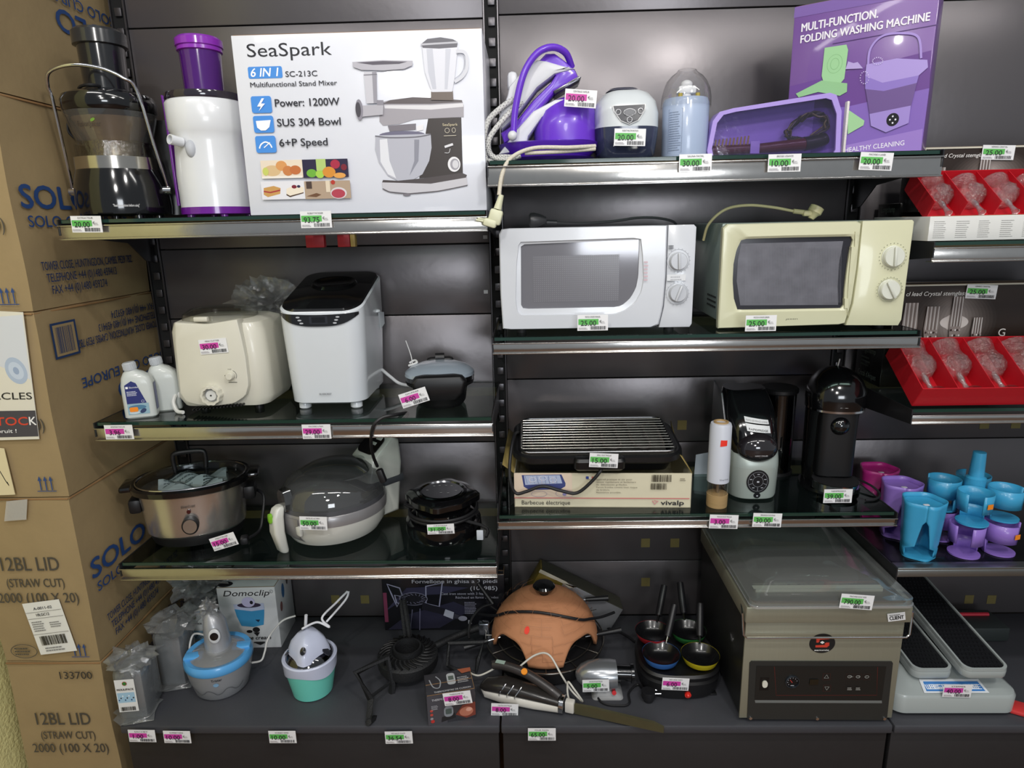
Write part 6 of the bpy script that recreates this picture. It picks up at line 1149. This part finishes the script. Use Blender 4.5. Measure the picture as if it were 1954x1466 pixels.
def lidsec(z_, ins): return [(x+SW/2, y+.19, z_) for x, y in rrect(W2-ins, .44-ins, .02, 6)]
g.loft([lidsec(.348, 0), lidsec(.366, 0), lidsec(.368, .02), lidsec(.372, .08), lidsec(.385, .11), lidsec(.392, .18), lidsec(.392, .3)], (0, 1)); ld = g.build('clear_lid', t)
g = G(thin('#e9efe9', .25, .7, .08, haze=.35)); g.loft([lidsec(.346, -.003), lidsec(.352, -.004), lidsec(.352, .02), lidsec(.346, .02)], (0, 0)); g.build('lid_rim', ld)
I = Ink(top(0, 0, .3535), base=0); I.rect(.03, .045, SW-.035, .062, '#c9cac0'); I.lines(.035, .062, SW-.04, .075, 2, '#8b8c84', seed=5); I.build('seal_strip_print', ld)
g = G(CHROME); g.tube([(-.004, .03, .325), (-.012, -.006, .318), (-.008, -.012, .262), (.0, -.014, .255), (SW, -.014, .255), (SW+.008, -.012, .262), (SW+.012, -.006, .318), (SW+.004, .03, .325)], .0026, 8, straight=True); g.build('front_bail', t)
p_ = PX(SY, SX0, zD, 1400, 1200, 5.747)
out = [p_(*q) for q in ((195, 350), (1730, 355), (1740, 370), (1675, 980), (1660, 995), (155, 985), (145, 970), (172, 370))]
g = G(M('#272826', .45)); g.vprism([(a, b) for a, b in out], -.003, .0); pn = g.build('control_surround', t)
I = Ink(front(0, -.0032, 0), rough=.3); I.poly(Q(p_, (245, 400), (1665, 405), (1615, 775), (225, 770)), '#1c1d1c'); I.poly(Q(p_, (225, 772), (1615, 777), (1618, 806), (232, 802)), '#6d706e'); I.line(Q(p_, (440, 405), (460, 720), (1560, 718), (1570, 408)), .0008, '#702420')
I.rect(*p_(275, 665), *p_(385, 525), '#0f0f10'); u, v = p_(635, 570); I.ell(u, v, .0175, .0175, '#0f1013'); I.ring(u, v, .0165, .0165, .0012, '#56606c')
for k in range(9): a = -2.4-k*.6+1.2; I.rect(u+.0115*math.cos(a)-.0008, v+.0115*math.sin(a)-.0008, u+.0115*math.cos(a)+.0008, v+.0115*math.sin(a)+.0008, '#b9c0c9')
I.line([(u, v-.002), (u-.006, v+.006)], .0014, '#c8403a'); I.rect(u-.004, v-.011, u+.004, v-.009, '#a9b0b9'); I.rect(*p_(820, 600), *p_(920, 540), '#1f1a10')
for (a, b, s_) in ((1007, 510, 1), (1010, 635, -1)): u, v = p_(a, b); I.line([(u-.0055, v-.004*s_), (u+.0055, v-.004*s_), (u, v+.0055*s_)], .001, '#b9b9b4', True); I.line([(u-.009, v-.009), (u+.009, v-.009), (u+.009, v+.009), (u-.009, v+.009)], .0005, '#5d2420', True)
for k, a in enumerate((1258, 1350, 1445)): u, v = p_(a, 508); I.ring(u, v, .0048, .0036, .0009, '#a9a9a4'); I.line([(u-.002, v), (u+.009-.004*k, v)], .0008, '#a9a9a4'); I.line([(u-.0085, v-.008), (u+.0085, v-.008), (u+.0085, v+.008), (u-.0085, v+.008)], .0004, '#4d2420', True)
for a in (1262, 1355): u, v = p_(a, 635); I.lines(u-.007, v-.005, u+.006, v+.004, 2, '#a9a9a4')
I.build('panel_print', pn)
u, v = p_(635, 570); g = G(M('#4d565f', .2, .8)); g.lathe([(.0175, 0), (.0175, .004), (.0155, .0045), (.0152, .001)], 36, cap=(0, 0), X=T(u, -.003, v, rx=PI/2)); g.build('pressure_gauge', pn)
u, v = p_(333, 592); g = G(M('#d9d6c8', .3)); g.loft([[(x+u, -.0035-z_, y+v) for x, y in sup(.0066, .0095, 2.4, 24)] for z_ in (0, .004)]); g.build('power_switch', pn)
for a, b in ((180, 970), (910, 975), (1645, 975)): u, v = p_(a, b); g = G(CHROME); g.cyl((u, -.003, v), (u, -.0055, v), .004, n=14); g.build('screw', pn)
I = Ink(front(0, 0, 0)); u, v = p_(970, 160); I.ell(u, v, .0318, .0275, '#121212', n=40)
I.poly(Q(p_, (905, 100), (925, 88), (1052, 88), (1050, 112), (945, 120), (925, 135), (905, 132)), '#d2402c'); I.poly(Q(p_, (895, 180), (1000, 175), (1018, 160), (1045, 160), (1048, 182), (1020, 203), (895, 203)), '#d2402c'); I.poly(Q(p_, (905, 132), (935, 128), (975, 150), (1048, 150), (1045, 182), (1010, 172), (950, 150), (905, 150)), '#d2402c'); I.ell(*p_(970, 148), .0088, .0052, '#121212', rot=0); I.poly(Q(p_, (945, 148), (970, 132), (995, 148), (970, 165)), '#e9e9e4')
I.text('sammic', u, p_(0, 243)[1], .0045, '#e4e4e0', w=.036, al='c', bold=.03); I.build('badge', t)
price('790.00', 'g', 1635, 1149, -.508, 'green 790.00 price tag on the clear lid of the vacuum packer', 'MACHINE SOUS VIDE', -5, w=.078, h=.038)
sheet('paper_sticker', ((1693, 1172), (1727, 1168), (1728, 1183), (1695, 1187)), -.492, 'small white sticker reading CLIENT on the vacuum packer corner', 'sticker', lambda I: (I.text('CLIENT', .5, .2, .45, '#222222', w=.8, al='c', bold=.02), I.lines(.1, .7, .9, .9, 1, '#777777')), '#d9d9d9')
# ============================================================ bottom deck, right part: stepper
t = thing('stepper', 'light grey seated leg exerciser with two black textured pedals', 'exercise machine', (1.17, -.46, zD))
SG = M('#a3aaa8', .3, coat=.3, var=.02)
def stb(z_, w_, y0, y1, r_=.035): return [(x, y, z_) for x, y in rrect(w_, y1-y0, r_, 8, 0, (y0+y1)/2)]
g = G(SG); g.loft([stb(.006, .30, .012, .33), stb(.012, .32, .002, .34), stb(.055, .322, .0, .34), stb(.063, .316, .004, .34), stb(.085, .255, .07, .335), stb(.088, .24, .08, .33)]); g.build('base', t)
I = Ink(lambda u, v, n: Vector((u, .006+v*.066, .064+v*.0215))+Vector((0, -.4, .9))*n*1.0, base=.002); I.patch([(-.082, .05), (.082, .05), (.076, .62), (-.076, .62)], '#dfe3e6'); I.patch([(-.074, .12), (.075, .12), (.07, .52), (-.069, .52)], '#3f7fc4'); I.text('LEG EXERCISE', 0, .2, .2, '#f0f3f6', w=.13, al='c', bold=.02); I.build('logo_sticker', t)
price('40.00', 'p', 1827, 1319, -.462, 'pink 40.00 price tag on the grey leg exerciser', 'STEPPER', -2)
RUB = M('#16171a', .45, bump=.2, bs=120)
def pedal(x, y0, z0, L, rise, w_, dx):
    X = Matrix.Translation((x, y0, z0)) @ Matrix.Rotation(dx, 4, 'Z') @ Matrix.Rotation(rise, 4, 'X')
    g = G(SG); o_ = rrect(w_, L, .022, 7, 0, L/2); g.prism(o_, -.022, 0, .004, X=X); 
    g.loft([[(x_, y_, z_) for x_, y_ in rrect(w_-i_, L-i_, .02, 7, 0, L/2)] for i_, z_ in ((.002, 0), (.003, .008), (.013, .008), (.014, .001))], (0, 0), X=X); pd = g.build('pedal', t)
    g = G(RUB); g.prism(rrect(w_-.014, L-.014, .017, 7, 0, L/2), 0, .004, X=X)
    for i in range(9):
        for j in range(int(L/.014)-1):
            u_ = (-.5+(i+.5+.5*(j % 2))/9.5)*(w_-.02); g.box((u_, .014+j*.0142, .0045), (.0055, .0055, .002), X=X @ Matrix.Rotation(0, 4, 'Z'))
    g.build('rubber_tread', pd)
    g = G(M('#808684', .4)); g.box((x, y0+L*.45, z0*.5+.03), (.04, .1, z0*.6)); g.build('pedal_arm', t)
pedal(-.046, .035, .108, .335, .10, .105, .0)
pedal(.062, -.0, .135, .40, .12, .115, .0)
g = G(M('#c02a3c', .5)); g.tube([(1.34, -.08, zD+.05), (1.42, -.08, zD+.05), (1.5, -.08, zD+.05)], .006, 8); g.box((1.42, -.1, zD+.025), (.2, .1, .045), .004, mat=M('#2a3030', .5)); o = g.build('dark_case'); tag(o, 'dark case with a red rim lying behind the leg exerciser', 'case')
g = G(M('#d23a3a', .5)); g.box((0, 0, 0), (.06, .05, .012), .004, X=T(1.352, -.44, zD+.008, rz=-.5)); o = g.build('red_part'); tag(o, 'bright red plastic piece at the right edge of the bottom deck', 'plastic piece')
# ============================================================ right bay: crystal glass boxes
def glass_set(tx0, ty, tz, tw, L, tilt, wall, idx, fw):
    REDM = M('#c21424', .5, var=.03, coat=.1)
    t = thing('glass_tray', '%s red card tray holding crystal glasses in compartments' % idx, 'tray', (tx0, ty, tz), rx=tilt)
    g = G(REDM); g.box((tw/2, L/2, .001), (tw, L, .002)); 
    g.box((tw/2, 0, fw/2), (tw, .002, fw)); g.box((tw/2, L, wall/2), (tw, .002, wall))
    for x in (0, tw): g.box((x, L/2, wall/2), (.002, L, wall))
    g.build('tray_shell', t); n = 6; cw = tw/n
    for k in range(1, n):
        g = G(REDM); g.box((k*cw, L/2, wall/2-.001), (.0015, L-.002, wall-.004)); g.build('divider', t)
    X0 = Matrix.Translation((tx0, ty, tz)) @ Matrix.Rotation(tilt, 4, 'X')
    for k in range(5):
        s = thing('crystal_glass', 'cut crystal stem glass lying %s in the %s red tray' % (('leftmost', 'second from the left', 'third from the left', 'fourth from the left', 'cut off by the right edge')[k], idx), 'glass', X0 @ Vector(((k+.5)*cw, L*(.06 if fw > .02 else -.08), wall*.5)), rx=tilt-PI/2, group='crystal glasses in the %s red tray' % idx)
        R = cw*.44; H = L*.9
        if k == 0: base_ = s
        for nm_, mt, pr in (('bowl', CRY, [(R*.12, H*.36), (R*.6, H*.40), (R*.95, H*.50), (R*1.0, H*.60), (R*.9, H*.72), (R*.84, H*.82), (R*1.0, H)]), ('stem', CRY2, [(R*(.75 if fw > .02 else .25), 0), (R*(.7 if fw > .02 else .22), H*.015), (R*.2, H*.05), (R*.13, H*.2), (R*.2, H*.3), (R*.14, H*.42)])):
            g = G(mt); n2 = 24
            for j in range(len(pr)-1): pass
            rr2 = []
            for q, (r_, z_) in enumerate(pr): rr2.append([(r_*(1+(.06 if (i+q) % 2 and nm_ == 'bowl' and q in (1, 2, 3) else 0))*math.cos(2*PI*i/n2), r_*(1+(.06 if (i+q) % 2 and nm_ == 'bowl' and q in (1, 2, 3) else 0))*math.sin(2*PI*i/n2), z_) for i in range(n2)])
            g.loft(rr2, (0, 0)); g.build(nm_, s, angle=20)
CRY = thin('#fff4f4', .2, .9, .05, bump=1.0, bs=160, name='crystal', haze=.03); CRY2 = thin('#ffffff', .3, .85, .08, bump=.5, bs=120, name='crystal', haze=.15)
glass_set(1.012, -.33, 1.545, .45, .125, .62, .05, 'upper', .012)
glass_set(1.015, -.365, 1.1085, .51, .17, .60, .062, 'lower', .062)
t = carton_box('white_carton', 'flat white carton with small print under the upper red tray', .47, .25, .055, (1.005, -.36, 1.4985), mat='#d8d8d4')
for k in range(9): I = Ink(front()); I.lines(.01+k*.05, .006, .04+k*.05, .046, 9, '#8d8d8a', seed=k, fill=.25); I.build('small_print', t)
def stem_box(x, y, z, W_, H_, lab, tx, ts, gls, hx, rx=0, D_=.09):
    t = carton_box('stemglass_box', lab, W_, D_, H_, (x, y, z), mat='#17120f', rx=rx)
    I = Ink(front(), rough=.35); I.rect(0, 0, W_, H_, '#2a1e18'); [I.ell(hx, H_*.45, .11*(1-q/12), H_*.5*(1-q/20), '#%02x%02x%02x' % (48+10*q, 38+10*q, 33+10*q), n=40) for q in range(17)]; I.rect(0, H_-.004, W_, H_, '#c9c4b4'); I.rect(0, 0, .002, H_, '#c9c4b4')
    I.text('6 cl lead Crystal stemglasses', tx, H_*.84, .009*ts, '#e6e2de', w=.15*ts, shear=.25, bold=.005)
    for cx, hh, ww in gls:
        v0 = .03; I.poly([(cx-ww*.38, v0), (cx+ww*.38, v0), (cx+ww*.5, v0+hh*.4), (cx+ww*.42, v0+hh), (cx-ww*.42, v0+hh), (cx-ww*.5, v0+hh*.4)], '#8d817c')
        for q in range(7): I.line([(cx-ww*.36+q*ww*.12, v0+hh*.35), (cx-ww*.38+q*ww*.125, v0+hh)], .0014, ('#d8d4d2', '#463a35')[q % 2])
        for q in range(15): I.ell(cx-ww*.36+(q % 5)*ww*.18, v0+.004+(q//5)*hh*.12, .0022, .0028, ('#dcd8d6', '#3c302c', '#a89c98')[q % 3])
    I.text('G', hx+.11, H_*.25, .02, '#d9d4cf'); I.build('front_printing', t)
    return t
stem_box(1.065, -.20, 1.565, .50, .152, 'dark printed stemglass box standing behind the upper red tray', .01, 1.0, ((.035, .075, .045), (.095, .062, .035), (.145, .09, .028), (.2, .03, .024)), .17)
stem_box(1.045, -.180, 1.20, .50, .182, 'dark printed stemglass box standing behind the lower red tray', .015, 1.2, ((.045, .105, .04), (.1, .095, .038), (.16, .12, .03), (.215, .065, .026)), .16)
def dark_box(x, y, z, W_, D_, H_, lab):
    t = carton_box('crystal_box', lab, W_, D_, H_, (x, y, z), mat='#101312', lip=False)
    I = Ink(Matrix(((0, 0, -1, 0), (-1, 0, 0, D_), (0, 1, 0, 0), (0, 0, 0, 1)))); I.text('Longchamp', .02, H_*.75, .016, '#7f8a83', w=D_*.6); I.lines(.03, H_*.38, D_*.62, H_*.66, 3, '#5a635e'); I.text("Cristal d'Arques", .02, H_*.12, .016, '#8f9a93', w=D_*.7); I.build('side_printing', t)
dark_box(1.06, -.13, 1.4985, .3, .11, .09, 'black glassware carton lying behind the white carton on the upper shelf')
dark_box(1.04, -.165, 1.1035, .3, .14, .11, 'black glassware carton lying behind the lower red tray')
price('25.00', 'g', 1905, 291, -.206, 'green 25.00 price tag on the upper stemglass box', 'VERRES CRISTAL', -2, w=.078, h=.034)
price('25.00', 'g', 1873, 557, -.186, 'green 25.00 price tag on the lower stemglass box', 'VERRES CRISTAL', -3, w=.078, h=.036)
# ============================================================ right bay: plastic cup holders
zR = .6935
def tidy(loc, hexc, label, rz, H=.155):
    t = thing('cup_holder', label, 'cup holder', loc, rz=rz); m = M(hexc, .35, coat=.2, var=.02); n = 60
    g = G(m)
    def R(a, z): return (.040+.010*z/H)*(1+.055*math.cos(5*a))
    g.loft([[(R(a, 0)*math.cos(a), R(a, 0)*math.sin(a), z) for a in [2*PI*i/n for i in range(n)]] for z in (0, .006)])
    rows = []
    for j in range(15):
        z = .004+(H-.004)*j/14; f = j/14
        dl = .95 if z < .032 else (.10+.32*(1-(z-.032)/(H*.72-.032)) if z < H*.72 else .0001)
        rows.append([(R(a, z)*math.cos(a), R(a, z)*math.sin(a), z) for a in [-PI/2+dl+(2*PI-2*dl)*i/n for i in range(n+1)]])
    g.loft(rows, (0, 0), closed=False); o = g.build('cup_wall', t); md = o.modifiers.new('solid', 'SOLIDIFY'); md.thickness = .0025
    g = G(m); g.loft([[(R(a, H)*k*math.cos(a), R(a, H)*k*math.sin(a), z) for a in [2*PI*i/n for i in range(n)]] for z, k in ((H-.012, .9), (H-.016, .6), (H-.018, .02))], (0, 1)); g.build('inner_floor', t)
    g = G(M('#e2e4ea', .4)); g.box((.0, -.01, H-.012), (.014, .008, .003), .001, X=T(rz=.4)); g.build('paper_tab', t); return t
tidy((1.098, -.33, zR), '#3a9cc8', 'bright blue slotted plastic cup holder at the front edge', -.35)
tidy((1.105, -.215, zR), '#8f6fc4', 'purple slotted plastic cup holder behind the blue one', -.3)
tidy((1.100, -.105, zR), '#b52a80', 'magenta slotted plastic cup holder hindmost beside the black coffee machine', -.3)
def carousel(loc, hexc, label, rz, pole, H=.085):
    t = thing('cup_carousel', label, 'cup holder', loc, rz=rz); m = M(hexc, .35, coat=.2, var=.02)
    for k in range(4):
        a0 = k*PI/2+PI/4; cx, cy = .068*math.cos(a0), .068*math.sin(a0); n = 30; g = G(m)
        for z0_, z1_, dl in ((.036, H, .42), (0, .037, 2.35)):
            g.loft([[(cx+(.038+.003*z/H)*math.cos(a), cy+(.038+.003*z/H)*math.sin(a), z) for a in [a0+dl+(2*PI-2*dl)*i/n for i in range(n+1)]] for z in (z0_, (z0_+z1_)/2, z1_)], (0, 0), closed=False)
        o = g.build('cup_ring', t); md = o.modifiers.new('solid', 'SOLIDIFY'); md.thickness = .0025
        g = G(m); g.lathe([(.0, 0), (.037, 0), (.037, .004), (0, .004)], 30, X=T(cx, cy, 0)); g.build('cup_floor', t)
    g = G(m); g.cyl((0, 0, 0), (0, 0, H), .026, .022, 24); 
    if pole: g.lathe([(.022, .0), (.024, .10), (.018, .105), (.0155, .165), (.015, .17), (0, .171)], 24)
    g.build('centre_pole', t)
    g = G(M('#f08a1e', .4)); a = -PI/2+.25 if pole else -PI/2+1.0
    g.box((0, 0, 0), (.016, .001, .013), X=T(*((-.048, -.0915, .06) if pole else (.056, -.0905, .06)), rz=.0 if pole else .2)); g.build('orange_sticker', t)
    return t
carousel((1.262, -.275, zR), '#8f6fc4', 'purple four-cup plastic carousel standing on the shelf', .1, False)
carousel((1.262, -.270, zR+.089), '#3a9cc8', 'bright blue four-cup carousel with centre pole, stacked on the purple one', .25, True)
# small dark things hanging below the top left shelf
g = G(M('#9a1420', .5)); g.box((0, 0, 0), (.045, .02, .03), .002, X=T(-.425, -.30, ZS['A']-.062)); o = g.build('red_sleeve'); tag(o, 'dark red card hanging below the highest left shelf, left of two', 'card')
g = G(M('#9a1420', .5)); g.box((-.01, 0, 0), (.03, .02, .03), .002); g.box((.012, 0, 0), (.012, .02, .03), .002, mat=M('#a58a4a', .5)); o = g.build('red_sleeve'); o.location = (-.345, -.30, ZS['A']-.062); tag(o, 'dark red and gold card hanging below the highest left shelf, right of two', 'card')
